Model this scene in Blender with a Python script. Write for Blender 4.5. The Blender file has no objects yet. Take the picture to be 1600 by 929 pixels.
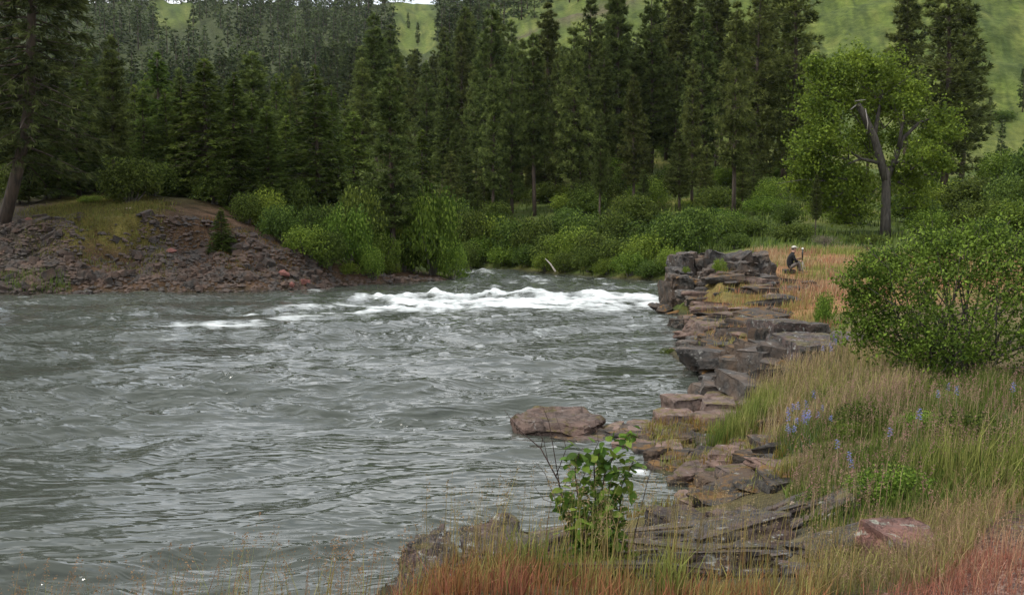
import bpy, bmesh, math, random
import numpy as np
from mathutils import Vector, Matrix, Euler
R = math.radians
sc = bpy.context.scene
COL = sc.collection
# ------------------------------------------------------------------ camera
CAMH, FPX, HOR = 3.5, 1715.0, 342.0
PITCH = math.atan((464.5 - HOR) / FPX)
cam = bpy.data.cameras.new('camera'); camo = bpy.data.objects.new('camera', cam); COL.objects.link(camo)
camo.location = (0, 0, CAMH); camo.rotation_euler = (math.pi/2 - PITCH, 0, 0)
cam.sensor_width = 36; cam.lens = 36 * FPX / 1600; cam.clip_start = 0.05; cam.clip_end = 6000
sc.camera = camo
# ------------------------------------------------------------------ sky + sun
SUN_EL, SUN_AZ = 54, -102      # azimuth measured from +Y towards +X
w = bpy.data.worlds.new('World'); sc.world = w; w.use_nodes = True
nt = w.node_tree; nt.nodes.clear(); N = nt.nodes.new; L = nt.links.new
sky = N('ShaderNodeTexSky'); sky.sky_type = 'NISHITA'; sky.sun_disc = False
sky.sun_elevation = R(SUN_EL); sky.sun_rotation = R(SUN_AZ)
tc = N('ShaderNodeTexCoord'); mp = N('ShaderNodeMapping'); mp.inputs['Scale'].default_value = (1, 1, 2.2)
no = N('ShaderNodeTexNoise'); no.inputs['Scale'].default_value = 2.6; no.inputs['Detail'].default_value = 6
cr = N('ShaderNodeValToRGB'); cr.color_ramp.elements[0].position = .36; cr.color_ramp.elements[0].color = (.35, .35, .35, 1)
cr.color_ramp.elements[1].position = .56
no2 = N('ShaderNodeTexNoise'); no2.inputs['Scale'].default_value = 4.5; no2.inputs['Detail'].default_value = 5
cc = N('ShaderNodeValToRGB'); cc.color_ramp.elements[0].position = .3; cc.color_ramp.elements[0].color = (7.2, 7.6, 8.1, 1)
cc.color_ramp.elements[1].position = .68; cc.color_ramp.elements[1].color = (12, 12.1, 12.2, 1)
mx = N('ShaderNodeMix'); mx.data_type = 'RGBA'
bg = N('ShaderNodeBackground'); bg.inputs['Strength'].default_value = 0.1; wo = N('ShaderNodeOutputWorld')
L(tc.outputs['Generated'], mp.inputs['Vector']); L(mp.outputs[0], no.inputs['Vector']); L(mp.outputs[0], no2.inputs['Vector'])
L(no.outputs['Fac'], cr.inputs['Fac']); L(no2.outputs['Fac'], cc.inputs['Fac'])
L(cr.outputs['Color'], mx.inputs['Factor']); L(sky.outputs[0], mx.inputs['A']); L(cc.outputs['Color'], mx.inputs['B'])
L(mx.outputs['Result'], bg.inputs['Color']); L(bg.outputs[0], wo.inputs['Surface'])
sl = bpy.data.lights.new('sun', 'SUN'); sl.energy = 1.5; sl.angle = R(10); sl.color = (1, .95, .86)
so = bpy.data.objects.new('sun', sl); COL.objects.link(so); so.location = (-40, 20, 80)
sd = Vector((math.sin(R(SUN_AZ))*math.cos(R(SUN_EL)), math.cos(R(SUN_AZ))*math.cos(R(SUN_EL)), math.sin(R(SUN_EL))))
so.rotation_euler = (-sd).to_track_quat('-Z', 'Y').to_euler()
vs = sc.view_settings; vs.view_transform = 'Standard'; vs.look = 'None'; vs.gamma = 1; vs.exposure = 0.75; vs.use_curve_mapping = False
cy = sc.cycles; cy.max_bounces = 5; cy.diffuse_bounces = 3; cy.glossy_bounces = 3; cy.transmission_bounces = 3; cy.caustics_reflective = False
try:
    cy.use_denoising = True; cy.denoiser = 'OPENIMAGEDENOISE'
except Exception: pass

# ------------------------------------------------------------------ projection helpers (photo pixel + distance -> world point)
CP, SP = math.cos(PITCH), math.sin(PITCH)
def ray(px, py):
    u = (px - 800) / FPX; v = (464.5 - py) / FPX
    return u, CP + v*SP, -SP + v*CP
def P(px, py, D):
    x, y, z = ray(px, py); t = D / y
    return np.array([x*t, D, CAMH + z*t])
def W(px, py, z0=0.):
    x, y, z = ray(px, py); t = (z0 - CAMH) / z
    return np.array([x*t, y*t])
def PX(x, y): return 800 + FPX * x / np.maximum(y, .01)      # picture column of a ground place (design aid only)
# ------------------------------------------------------------------ noise
def _h(i, j, k, s):
    n = (i.astype(np.int64)*374761393 + j.astype(np.int64)*668265263 + k.astype(np.int64)*2147483647 + s*1274126177) & 0xffffffff
    n = ((n ^ (n >> 13)) * 1274126177) & 0xffffffff
    n = ((n ^ (n >> 16)) * 2246822519) & 0xffffffff
    return ((n ^ (n >> 15)) & 0xffffff) / float(0xffffff)
def vnoise(x, y, z=None, s=0):
    if z is None: z = np.zeros_like(x)
    i, j, k = np.floor(x), np.floor(y), np.floor(z)
    f, g, h = x-i, y-j, z-k
    f = f*f*f*(f*(f*6-15)+10); g = g*g*g*(g*(g*6-15)+10); h = h*h*h*(h*(h*6-15)+10)
    r = 0
    for a in (0, 1):
        for b in (0, 1):
            for c in (0, 1):
                wgt = (f if a else 1-f) * (g if b else 1-g) * (h if c else 1-h)
                r = r + wgt * _h(i+a, j+b, k+c, s)
    return r*2-1
def vnoise2(x, y, s=0):
    i, j = np.floor(x), np.floor(y); k = np.zeros_like(i)
    f, g = x-i, y-j
    f = f*f*f*(f*(f*6-15)+10); g = g*g*g*(g*(g*6-15)+10)
    r = ((1-f)*(1-g)*_h(i, j, k, s) + f*(1-g)*_h(i+1, j, k, s) + (1-f)*g*_h(i, j+1, k, s) + f*g*_h(i+1, j+1, k, s))
    return r*2-1
def fbm(x, y, s=0, o=4):
    r = 0; a = .5; c, d = .8, .6
    for q in range(o):
        r = r + a*vnoise2(x, y, s+q*17); x, y = 2.03*(c*x-d*y)+5.2, 2.03*(d*x+c*y)+1.3; a *= .5
    return r
def sst(a, b, x):
    t = np.clip((x-a)/(b-a), 0, 1); return t*t*(3-2*t)
# ------------------------------------------------------------------ mesh + object helpers
def mesh(name, V, F, mats, col=None, smooth=False, midx=None, sharp=None, attrs=None):
    V = np.asarray(V, np.float32).reshape(-1, 3); F = np.asarray(F, np.int32)
    me = bpy.data.meshes.new(name); n = F.shape[1]
    me.vertices.add(len(V)); me.vertices.foreach_set('co', V.ravel())
    me.loops.add(F.size); me.loops.foreach_set('vertex_index', F.ravel())
    me.polygons.add(len(F)); me.polygons.foreach_set('loop_start', np.arange(0, F.size, n, dtype=np.int32))
    me.polygons.foreach_set('loop_total', np.full(len(F), n, np.int32))
    if smooth: me.polygons.foreach_set('use_smooth', np.ones(len(F), bool))
    for m in (mats if isinstance(mats, (list, tuple)) else [mats]): me.materials.append(m)
    if midx is not None: me.polygons.foreach_set('material_index', np.asarray(midx, np.int32))
    me.update(calc_edges=True)
    if col is not None:
        c = np.ones((len(V), 4), np.float32); c[:, :3] = col
        a = me.color_attributes.new('Col', 'FLOAT_COLOR', 'POINT'); a.data.foreach_set('color', c.ravel())
    for k, v in (attrs or {}).items():
        a = me.attributes.new(k, 'FLOAT', 'POINT'); a.data.foreach_set('value', np.asarray(v, np.float32))
    if sharp: me.set_sharp_from_angle(angle=R(sharp))
    return me
def obj(name, me, parent=None, loc=None, rot=None, scale=None):
    o = bpy.data.objects.new(name, me); COL.objects.link(o)
    if parent is not None: o.parent = parent
    if loc is not None: o.location = [float(q) for q in loc]
    if rot is not None: o.rotation_euler = rot
    if scale is not None: o.scale = scale if hasattr(scale, '__len__') else (scale,)*3
    return o
def tag(o, label, cat, group=None):
    o['label'] = label; o['category'] = cat
    if group: o['group'] = group
    return o
def thing(name, label, cat, loc=(0, 0, 0), rot=None, scale=None, group=None):
    return tag(obj(name, None, None, loc, rot, scale), label, cat, group)
class MB:
    def __init__(s): s.V = []; s.F = []; s.C = []; s.n = 0; s.M = []
    def add(s, V, F, c=(.5, .5, .5), m=0):
        V = np.asarray(V, float).reshape(-1, 3); F = np.asarray(F)
        if F.shape[1] == 4: F = np.concatenate([F[:, [0, 1, 2]], F[:, [0, 2, 3]]])
        s.V.append(V); s.F.append(F + s.n); s.C.append(np.broadcast_to(np.asarray(c, float), (len(V), 3))); s.M.append(np.full(len(F), m)); s.n += len(V)
    def out(s, name, mats, smooth=False, sharp=None):
        return mesh(name, np.concatenate(s.V), np.concatenate(s.F), mats, np.concatenate(s.C), smooth, np.concatenate(s.M), sharp)
def tube(pts, rad, ns=6, cap=True):
    pts = np.asarray(pts, float); n = len(pts); rad = np.broadcast_to(np.asarray(rad, float), (n,))
    t = np.gradient(pts, axis=0); t /= np.linalg.norm(t, axis=1)[:, None] + 1e-9
    ref = np.array([0, 0, 1.]) if abs(t[0][2]) < .8 else np.array([1., 0, 0])
    a = np.cross(t, ref); a /= np.linalg.norm(a, axis=1)[:, None] + 1e-9; b = np.cross(t, a)
    th = np.arange(ns) * 2*np.pi/ns
    V = (pts[:, None] + rad[:, None, None]*(np.cos(th)[None, :, None]*a[:, None] + np.sin(th)[None, :, None]*b[:, None])).reshape(-1, 3)
    F = []
    for i in range(n-1):
        for j in range(ns):
            k = (j+1) % ns; F.append((i*ns+j, i*ns+k, (i+1)*ns+k, (i+1)*ns+j))
    F = np.array(F)
    F = np.concatenate([F[:, [0, 1, 2]], F[:, [0, 2, 3]]])
    if cap:
        V = np.concatenate([V, pts[:1], pts[-1:]]); c0, c1 = n*ns, n*ns+1
        ex = [(c0, (j+1) % ns, j) for j in range(ns)] + [(c1, (n-1)*ns+j, (n-1)*ns+(j+1) % ns) for j in range(ns)]
        F = np.concatenate([F, np.array(ex)])
    return V, F
def unit(v): return v / (np.linalg.norm(v, axis=-1, keepdims=True) + 1e-9)
def spray(C, D, k, ln, wd, spread, rng, droop=0.):
    """k needle bundles leaving each centre C around direction D"""
    n = len(C); C = np.repeat(C, k, 0); D = np.repeat(D, k, 0); ln = np.repeat(np.broadcast_to(ln, (n,)), k)*rng.uniform(.6, 1.2, n*k)
    d = unit(unit(D) + spread*unit(rng.normal(size=(n*k, 3)))); d[:, 2] -= droop; d = unit(d)
    s = unit(np.cross(d, rng.normal(size=(n*k, 3))))*(wd*rng.uniform(.7, 1.3, (n*k, 1)))
    V = np.stack([C - s*.5, C + s*.5 + d*ln[:, None]*.35, C + d*ln[:, None]], 1).reshape(-1, 3)
    return V, np.arange(n*k*3).reshape(-1, 3)
def leafq(C, size, rng, up=.5, asp=.6):
    n = len(C); nn = unit(rng.normal(size=(n, 3)) + np.array([0, 0, up])); a = unit(np.cross(nn, rng.normal(size=(n, 3)))); b = np.cross(nn, a)
    s = (np.broadcast_to(size, (n,))*rng.uniform(.65, 1.25, n))[:, None]*.5
    V = np.stack([C - a*s, C + b*s*asp + nn*s*.2, C + a*s, C - b*s*asp + nn*s*.2], 1).reshape(-1, 3)
    q = np.arange(n*4).reshape(-1, 4)
    return V, np.concatenate([q[:, [0, 1, 2]], q[:, [0, 2, 3]]])
# ------------------------------------------------------------------ materials
def mat(name):
    m = bpy.data.materials.new(name); m.use_nodes = True; t = m.node_tree; t.nodes.clear()
    return m, t, t.nodes.new, t.links.new, t.nodes.new('ShaderNodeOutputMaterial')
def noise_node(Nn, Ln, vec, scale, detail=4, rough=.55):
    n = Nn('ShaderNodeTexNoise'); n.inputs['Scale'].default_value = scale; n.inputs['Detail'].default_value = detail; n.inputs['Roughness'].default_value = rough
    if vec is not None: Ln(vec, n.inputs['Vector'])
    return n
def ramp(Nn, Ln, fac, stops):
    r = Nn('ShaderNodeValToRGB'); e = r.color_ramp.elements
    for i, (p, c) in enumerate(stops):
        q = e[i] if i < 2 else e.new(p)
        q.position = p; q.color = (*c, 1) if len(c) == 3 else c
    Ln(fac, r.inputs['Fac']); return r
def mixc(Nn, Ln, fac, a, b, mode='MIX'):
    m = Nn('ShaderNodeMix'); m.data_type = 'RGBA'; m.blend_type = mode
    for k, v in (('Factor', fac), ('A', a), ('B', b)):
        s = m.inputs[k]
        if isinstance(v, (int, float)): s.default_value = v
        elif isinstance(v, tuple): s.default_value = (*v, 1)
        else: Ln(v, s)
    return m.outputs['Result']
def foliage_mat(name, transl=.28, vary=.35, rough=.6):
    m, t, Nn, Ln, out = mat(name)
    at = Nn('ShaderNodeAttribute'); at.attribute_name = 'Col'
    oi = Nn('ShaderNodeObjectInfo'); hs = Nn('ShaderNodeHueSaturation')
    mr = Nn('ShaderNodeMapRange'); mr.inputs['To Min'].default_value = 1-vary; mr.inputs['To Max'].default_value = 1+vary
    mh = Nn('ShaderNodeMapRange'); mh.inputs['To Min'].default_value = .485; mh.inputs['To Max'].default_value = .515
    fr = Nn('ShaderNodeMath'); fr.operation = 'MULTIPLY'; fr.inputs[1].default_value = 7.31
    f2 = Nn('ShaderNodeMath'); f2.operation = 'FRACT'
    Ln(oi.outputs['Random'], mr.inputs['Value']); Ln(oi.outputs['Random'], fr.inputs[0]); Ln(fr.outputs[0], f2.inputs[0]); Ln(f2.outputs[0], mh.inputs['Value'])
    Ln(at.outputs['Color'], hs.inputs['Color']); Ln(mr.outputs[0], hs.inputs['Value']); Ln(mh.outputs[0], hs.inputs['Hue'])
    b = Nn('ShaderNodeBsdfPrincipled'); b.inputs['Roughness'].default_value = rough; b.inputs['Specular IOR Level'].default_value = .06
    tr = Nn('ShaderNodeBsdfTranslucent'); mx = Nn('ShaderNodeMixShader'); mx.inputs[0].default_value = transl
    Ln(hs.outputs[0], b.inputs['Base Color']); Ln(hs.outputs[0], tr.inputs['Color'])
    Ln(b.outputs[0], mx.inputs[1]); Ln(tr.outputs[0], mx.inputs[2]); Ln(mx.outputs[0], out.inputs['Surface'])
    return m
M_NEEDLE = foliage_mat('needles', .15, .3)
M_LEAF = foliage_mat('leaves', .35, .22, .5)
M_GRASS = foliage_mat('grass_blades', .3, 0.0)
def bark_mat(name, c1, c2, scale=6):
    m, t, Nn, Ln, out = mat(name)
    g = Nn('ShaderNodeTexCoord'); mp_ = Nn('ShaderNodeMapping'); mp_.inputs['Scale'].default_value = (1, 1, .22); Ln(g.outputs['Object'], mp_.inputs['Vector'])
    n = noise_node(Nn, Ln, mp_.outputs[0], scale, 6, .65); r = ramp(Nn, Ln, n.outputs['Fac'], [(.35, c1), (.68, c2)])
    b = Nn('ShaderNodeBsdfPrincipled'); b.inputs['Roughness'].default_value = .9; Ln(r.outputs[0], b.inputs['Base Color'])
    bp = Nn('ShaderNodeBump'); bp.inputs['Strength'].default_value = .7; bp.inputs['Distance'].default_value = .04; Ln(n.outputs['Fac'], bp.inputs['Height']); Ln(bp.outputs[0], b.inputs['Normal'])
    Ln(b.outputs[0], out.inputs['Surface']); return m
M_BARK = bark_mat('pine_bark', (.035, .026, .02), (.12, .085, .06))
M_BARKG = bark_mat('grey_bark', (.04, .034, .028), (.13, .11, .09))
M_TWIG = bark_mat('dark_twig_bark', (.03, .018, .015), (.09, .055, .045), 40)
M_DRIFT = bark_mat('bleached_wood', (.28, .2, .15), (.55, .45, .36), 18)
M_PALEW = bark_mat('pale_wood', (.35, .3, .26), (.6, .55, .5), 9)
def rock_mat(name, base, dark, warm, lichen, lich_amt=.6, moss=None, bump=.6, scale=1.):
    m, t, Nn, Ln, out = mat(name)
    g = Nn('ShaderNodeNewGeometry'); oi = Nn('ShaderNodeObjectInfo'); pos = g.outputs['Position']
    n1 = noise_node(Nn, Ln, pos, 1.6*scale, 6, .62); n2 = noise_node(Nn, Ln, pos, 9*scale, 6, .68); n3 = noise_node(Nn, Ln, pos, 4.2*scale, 5, .7)
    r1 = ramp(Nn, Ln, n2.outputs['Fac'], [(.33, dark), (.66, base)])
    rw = ramp(Nn, Ln, n1.outputs['Fac'], [(.42, (0, 0, 0)), (.62, (1, 1, 1))])
    c = mixc(Nn, Ln, rw.outputs[0], r1.outputs[0], warm)
    rl = ramp(Nn, Ln, n3.outputs['Fac'], [(lich_amt, (0, 0, 0)), (lich_amt+.06, (1, 1, 1))])
    c = mixc(Nn, Ln, rl.outputs[0], c, lichen)
    if moss:
        sx = Nn('ShaderNodeSeparateXYZ'); Ln(g.outputs['Normal'], sx.inputs[0]); n4 = noise_node(Nn, Ln, pos, 2.7*scale, 5, .7)
        mu = Nn('ShaderNodeMath'); mu.operation = 'MULTIPLY_ADD'; mu.inputs[1].default_value = .16; Ln(sx.outputs['Z'], mu.inputs[0]); Ln(n4.outputs['Fac'], mu.inputs[2])
        rm = ramp(Nn, Ln, mu.outputs[0], [(.66, (0, 0, 0)), (.75, (1, 1, 1))]); c = mixc(Nn, Ln, rm.outputs[0], c, moss)
    hs = Nn('ShaderNodeHueSaturation'); mr = Nn('ShaderNodeMapRange'); mr.inputs['To Min'].default_value = .72; mr.inputs['To Max'].default_value = 1.25
    Ln(oi.outputs['Random'], mr.inputs['Value']); Ln(mr.outputs[0], hs.inputs['Value']); Ln(c, hs.inputs['Color'])
    b = Nn('ShaderNodeBsdfPrincipled'); b.inputs['Roughness'].default_value = .88; Ln(hs.outputs[0], b.inputs['Base Color'])
    b.inputs['Specular IOR Level'].default_value = .3
    v = Nn('ShaderNodeTexVoronoi'); v.feature = 'DISTANCE_TO_EDGE'; v.inputs['Scale'].default_value = 3.2*scale
    wv = mixc(Nn, Ln, .25, pos, n2.outputs['Color']); Ln(wv, v.inputs['Vector'])
    cl = Nn('ShaderNodeMath'); cl.operation = 'MINIMUM'; cl.inputs[1].default_value = .05; Ln(v.outputs['Distance'], cl.inputs[0])
    ad = Nn('ShaderNodeMath'); ad.operation = 'MULTIPLY_ADD'; ad.inputs[1].default_value = 7.; Ln(cl.outputs[0], ad.inputs[0]); Ln(n2.outputs['Fac'], ad.inputs[2])
    bp = Nn('ShaderNodeBump'); bp.inputs['Strength'].default_value = bump; bp.inputs['Distance'].default_value = .05; Ln(ad.outputs[0], bp.inputs['Height']); Ln(bp.outputs[0], b.inputs['Normal'])
    Ln(b.outputs[0], out.inputs['Surface']); return m
M_ROCK = rock_mat('basalt_rock', (0.098, 0.091, 0.083), (0.019, 0.017, 0.016), (0.098, 0.071, 0.053), (0.260, 0.251, 0.225), .60, bump=.9)
M_PINK = rock_mat('pink_ledge_rock', (0.200, 0.146, 0.120), (0.068, 0.050, 0.042), (0.188, 0.120, 0.094), (0.304, 0.277, 0.250), .63, moss=(.12, .095, .03), bump=.9)
M_WETR = rock_mat('mossy_ledge_rock', (0.075, 0.068, 0.058), (0.017, 0.015, 0.013), (0.094, 0.064, 0.044), (0.225, 0.217, 0.191), .64, moss=(.16, .085, .025), bump=.9)
M_LICH = rock_mat('lichen_rock', (0.112, 0.101, 0.091), (0.026, 0.024, 0.022), (0.112, 0.075, 0.064), (0.329, 0.329, 0.303), .585, moss=(.12, .10, .045), scale=1.8, bump=1.)
M_RED = rock_mat('red_rock', (.17, .105, .09), (.06, .035, .03), (.22, .11, .085), (.27, .26, .21), .57, scale=2.2, bump=.9)
M_SCREE = rock_mat('scree_rock', (.085, .072, .062), (.022, .019, .017), (.095, .062, .046), (.26, .24, .22), .66)
M_SREDD = rock_mat('red_scree_rock', (.25, .11, .085), (.14, .06, .05), (.28, .12, .1), (.3, .2, .17), .66)

# ------------------------------------------------------------------ terrain shape
Wl = lambda *p: [tuple(W(a, b)) for a, b in p]
SHORE = ([(-260, -40), (-260, 20), (-120, 42), (-60, 48), (-34, 49.5)]
  + Wl((0, 462), (100, 461), (200, 459), (300, 457), (400, 456), (480, 452), (540, 447), (620, 443), (700, 438), (722, 430))
  + [(-8, 75), (-30, 90), (-90, 110), (-90, 128), (-30, 104), (-10, 86)]
  + Wl((720, 419), (800, 422), (860, 427), (960, 435), (1040, 440)) + [(9.0, 57), (8.7, 50), (7.2, 46)]
  + Wl((1046, 479), (1042, 487), (1085, 500), (1066, 515), (1095, 535), (1045, 553), (1080, 577), (1120, 592), (1150, 604), (1120, 616), (1056, 624), (1050, 648), (1010, 668), (985, 690), (1030, 712), (1020, 738), (1095, 760), (1125, 780), (1080, 805), (1000, 822), (900, 838), (840, 838), (760, 850), (640, 885))
  + [(-1.25, 10.2), (-1.5, 8.4), (-2.2, 6.2), (-5, 4.6), (-14, 2), (-70, -14), (-160, -40)])
SH = np.array(SHORE)
def shore(x, y):
    """signed distance to the waterline: + on land, - in water"""
    out = np.empty(len(x)); A = SH; B = np.roll(SH, -1, 0); E = B - A; l2 = (E**2).sum(1)
    for s in range(0, len(x), 40000):
        p = np.stack([x[s:s+40000], y[s:s+40000]], 1)
        d = p[:, None] - A[None]; t = np.clip((d*E).sum(2)/l2, 0, 1)
        q = d - t[..., None]*E; dist = np.sqrt((q**2).sum(2).min(1))
        c = ((A[None, :, 1] > p[:, None, 1]) != (B[None, :, 1] > p[:, None, 1]))
        xi = A[:, 0] + (p[:, None, 1] - A[:, 1])/np.where(E[:, 1] == 0, 1e-9, E[:, 1])*E[:, 0]
        ins = ((c & (p[:, None, 0] < xi)).sum(1) % 2) == 1
        out[s:s+40000] = np.where(ins, -dist, dist)
    return out
CTRL = [tuple(P(*c)) for c in [
 (640, 950, 6.3), (1000, 932, 6), (1300, 929, 6), (1600, 929, 5.5), (1900, 929, 5.5), (850, 885, 8), (1150, 880, 8), (1350, 880, 7.3), (1600, 820, 7.6), (1800, 820, 7.6),
 (1240, 800, 10.2), (1400, 760, 9.8), (1600, 740, 10), (1250, 690, 13), (1400, 650, 13.5), (1600, 640, 13.5), (1850, 640, 13.5), (1250, 620, 18), (1350, 585, 18), (1600, 585, 18), (1180, 700, 15),
 (1300, 520, 24), (1450, 485, 28), (1700, 470, 28), (1180, 518, 30), (1200, 470, 37), (1240, 440, 45), (1300, 432, 46), (1250, 396, 56), (1350, 398, 56), (1130, 415, 44), (1500, 400, 60), (1700, 380, 60),
 (800, 398, 84), (1000, 415, 68), (936, 355, 84), (1145, 335, 88), (1380, 370, 76), (1270, 375, 72), (895, 335, 97), (1000, 330, 97), (720, 330, 104), (1040, 250, 132), (850, 270, 130), (1500, 300, 110), (1650, 280, 110), (1900, 250, 110),
 (1550, 180, 200), (1200, 200, 200), (1900, 150, 200), (900, 220, 180), (640, 250, 170), (500, 285, 140), (300, 285, 120), (0, 280, 120), (-400, 270, 120),
 (200, 325, 58), (30, 345, 56), (-200, 340, 56), (350, 330, 62), (450, 378, 60), (600, 415, 65), (690, 426, 67), (300, 302, 80), (500, 335, 80), (100, 300, 76),
 (770, 80, 300), (1000, 12, 300), (1300, -60, 300), (1600, -130, 300), (1530, 100, 220), (400, 170, 300), (0, 160, 300), (640, 60, 470), (630, 6, 620), (300, 40, 500), (300, 4, 620), (-300, 0, 620), (0, 8, 620), (800, 6, 620),
 (1200, -130, 600), (1600, -220, 600), (2000, -220, 600)]] + [
 (-4, 3, 1.6), (0, 2, 1.95), (-2.3, 4.15, 1.86), (-1.1, 4.2, 1.86), (-.2, 4.2, 1.86), (-2.3, 5.2, 1.2), (-1.1, 5.4, 1.25), (-1.3, 6.3, .8), (-.75, 6.4, 1.0), (-4, 3.9, 1.75), (3, 2, 2.0), (0, -6, 2.1), (-8, -6, 1.8), (15, 0, 2.4), (12, 12, 1.6), (40, 20, 3.5), (80, 60, 14), (0, -60, 3), (60, -60, 8), (-60, 1000, 80), (400, 1000, 170), (-500, 900, 90), (0, 2500, 60), (-1200, 2200, 60), (1200, 2200, 100), (-200, 120, 14), (-300, 300, 40)]
CT = np.array(CTRL)
def _pc(x, y): return np.stack([np.arctan2(x, y)*2.2, np.log(np.hypot(x, y)+3.0)], -1)
def _k(r2): return .5*r2*np.log(r2+1e-9)
_c = _pc(CT[:, 0], CT[:, 1]); _n = len(_c)
_A = np.zeros((_n+3, _n+3)); _A[:_n, :_n] = _k(((_c[:, None]-_c[None])**2).sum(2)) + np.eye(_n)*2e-4
_A[:_n, _n] = 1; _A[:_n, _n+1:] = _c; _A[_n, :_n] = 1; _A[_n+1:, :_n] = _c.T
_sc = np.hypot(CT[:, 0], CT[:, 1]) + 3
_w = np.linalg.solve(_A, np.concatenate([(CT[:, 2]-CAMH)/_sc, np.zeros(3)]))
def H(x, y, full=False):
    x = np.atleast_1d(np.asarray(x, float)); y = np.atleast_1d(np.asarray(y, float))
    z = np.empty(len(x))
    for s in range(0, len(x), 60000):
        q = _pc(x[s:s+60000], y[s:s+60000])
        z[s:s+60000] = _k(((q[:, None]-_c[None])**2).sum(2)) @ _w[:_n] + _w[_n] + q @ _w[_n+1:]
    r = np.hypot(x, y); z = CAMH + z*(r+3)
    d = shore(x, y)
    z = z + fbm(x*.9, y*.9, 3, 4)*.10*sst(3, 12, r) + fbm(x*.12, y*.12, 9, 4)*np.clip(r*.012-.5, 0, 4)
    left = (x < -1.5) & (y > 40) & (y < 140)
    near = r < 48
    slope = np.where(left, .74, np.where(near, np.where((r < 7.5) & (x < 0), 2.4, .85), .45))
    wob = 1 + .5*fbm(x*.6, y*.6, 21, 3)
    land = np.minimum(z, d*slope*wob + .02); land = np.where(d > 0, np.maximum(land, .02 + .02*np.minimum(d, 2)), 0)
    wat = -np.minimum(1.4, .12 - d*.5)
    zz = np.where(d > 0, land, wat)
    return (zz, d) if full else zz
def H1(x, y): return float(H([x], [y])[0])
def ground_at(px, D): x = (px-800)/FPX*D; return np.array([x, D, H1(x, D)])

# ------------------------------------------------------------------ ground sheet
th = np.concatenate([np.linspace(-180, -40, 40)[:-1], np.linspace(-40, -27, 30)[:-1], np.linspace(-27, 29, 330)[:-1], np.linspace(29, 45, 30)[:-1], np.linspace(45, 180, 38)])
rr = np.concatenate([[.02], np.geomspace(.5, 6, 30)[:-1], np.geomspace(6, 26, 170)[:-1], np.geomspace(26, 80, 250)[:-1], np.geomspace(80, 300, 90)[:-1], np.geomspace(300, 4500, 70)])
TT, RRr = np.meshgrid(np.radians(th), rr); gx = (np.sin(TT)*RRr).ravel(); gy = (np.cos(TT)*RRr).ravel()
gz, gd = H(gx, gy, True)
nr, nc = TT.shape
idx = np.arange(nr*nc).reshape(nr, nc); GF = np.stack([idx[:-1, :-1], idx[1:, :-1], idx[1:, 1:], idx[:-1, 1:]], -1).reshape(-1, 4)[:, ::-1]
gr = np.hypot(gx, gy); gpx = PX(gx, gy); gpx = np.where(gy < 1, 800 + np.sign(gx)*3000, gpx)
def lerp(a, b, t): return a + (b-a)*t[:, None]
n1 = fbm(gx*.35, gy*.35, 50, 4); n2 = fbm(gx*1.7, gy*1.7, 51, 4); n3 = fbm(gx*.05, gy*.05, 52, 4)
C = np.tile(np.array([.075, .105, .028]), (len(gx), 1))
C = lerp(C, np.array([.13, .135, .04]), sst(-.2, .35, n1 + n3))                      # hillside meadow patches
hill = sst(150, 230, gr); n4 = fbm(gx*.16, gy*.16, 57, 5)
C = lerp(C, np.array([.10, .135, .03]), hill*sst(-.4, .3, n3*1.4 + .25))
C = lerp(C, np.array([.075, .10, .028]), hill*sst(.02, .28, n4)*.9)
C = lerp(C, np.array([.15, .165, .048]), hill*sst(.05, .3, -n4)*.6)
n5 = fbm(gx*.5, gy*.5, 58, 4); C = lerp(C, np.array([.035, .055, .015]), hill*sst(.12, .3, n5)*.7)
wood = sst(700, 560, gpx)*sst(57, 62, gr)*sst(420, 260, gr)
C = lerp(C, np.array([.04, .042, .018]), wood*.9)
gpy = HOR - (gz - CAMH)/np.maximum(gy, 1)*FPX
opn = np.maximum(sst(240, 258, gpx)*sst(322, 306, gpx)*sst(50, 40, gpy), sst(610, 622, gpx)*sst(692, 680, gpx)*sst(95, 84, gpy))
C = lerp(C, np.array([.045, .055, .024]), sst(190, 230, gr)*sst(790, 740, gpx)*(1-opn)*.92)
# rock band on the grassy spur
band = np.exp(-((gr - 312 - 12*n3)/5.)**2)*sst(690, 760, gpx)*sst(1020, 960, gpx)
C = lerp(C, np.array([.09, .07, .055]), band*.85)
lb = (gx < -1) & (gy > 44) & (gy < 66)
lbm = lb*sst(5.2, 3.6, gz)
soil = np.array([.085, .052, .034]) + n2[:, None]*np.array([.05, .034, .025])
C = C*(1-lbm[:, None]) + soil*lbm[:, None]
gp = lb*sst(60, 110, gpx)*sst(265, 215, gpx)*sst(1.4, 2.4, gz + n1*1.2)
C = lerp(C, np.array([.125, .11, .03]), gp*sst(-.35, .1, n2+.15)*.9)
C = lerp(C, np.array([.06, .055, .05]), lbm*sst(130, 40, gpx)*.8)
nearr = (gd > 0)*sst(40, 30, gr)*(gx > -6)
C = lerp(C, np.array([.13, .10, .055]) , nearr*.9)
C = lerp(C, np.array([.09, .10, .03]), nearr*sst(-.1, .2, n1)*.8*sst(7.5, 9, gr))
orange = (gd > .5)*sst(30, 36, gr)*sst(63, 57, gr)*sst(1040, 1080, gpx)
C = lerp(C, np.array([.27, .14, .075]), orange*.9)
C = lerp(C, np.array([.17, .15, .05]), orange*sst(0, .25, n1)*.8)
grav = sst(1440, 1530, gpx + 60*n2)*sst(8.3, 7.6, gr + .6*n1)*(gd > 0)
C = lerp(C, np.array([.29, .19, .165]), grav*.95)
C = lerp(C, np.array([.25, .13, .10]), grav*sst(.0, .3, n2)*.5)
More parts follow.
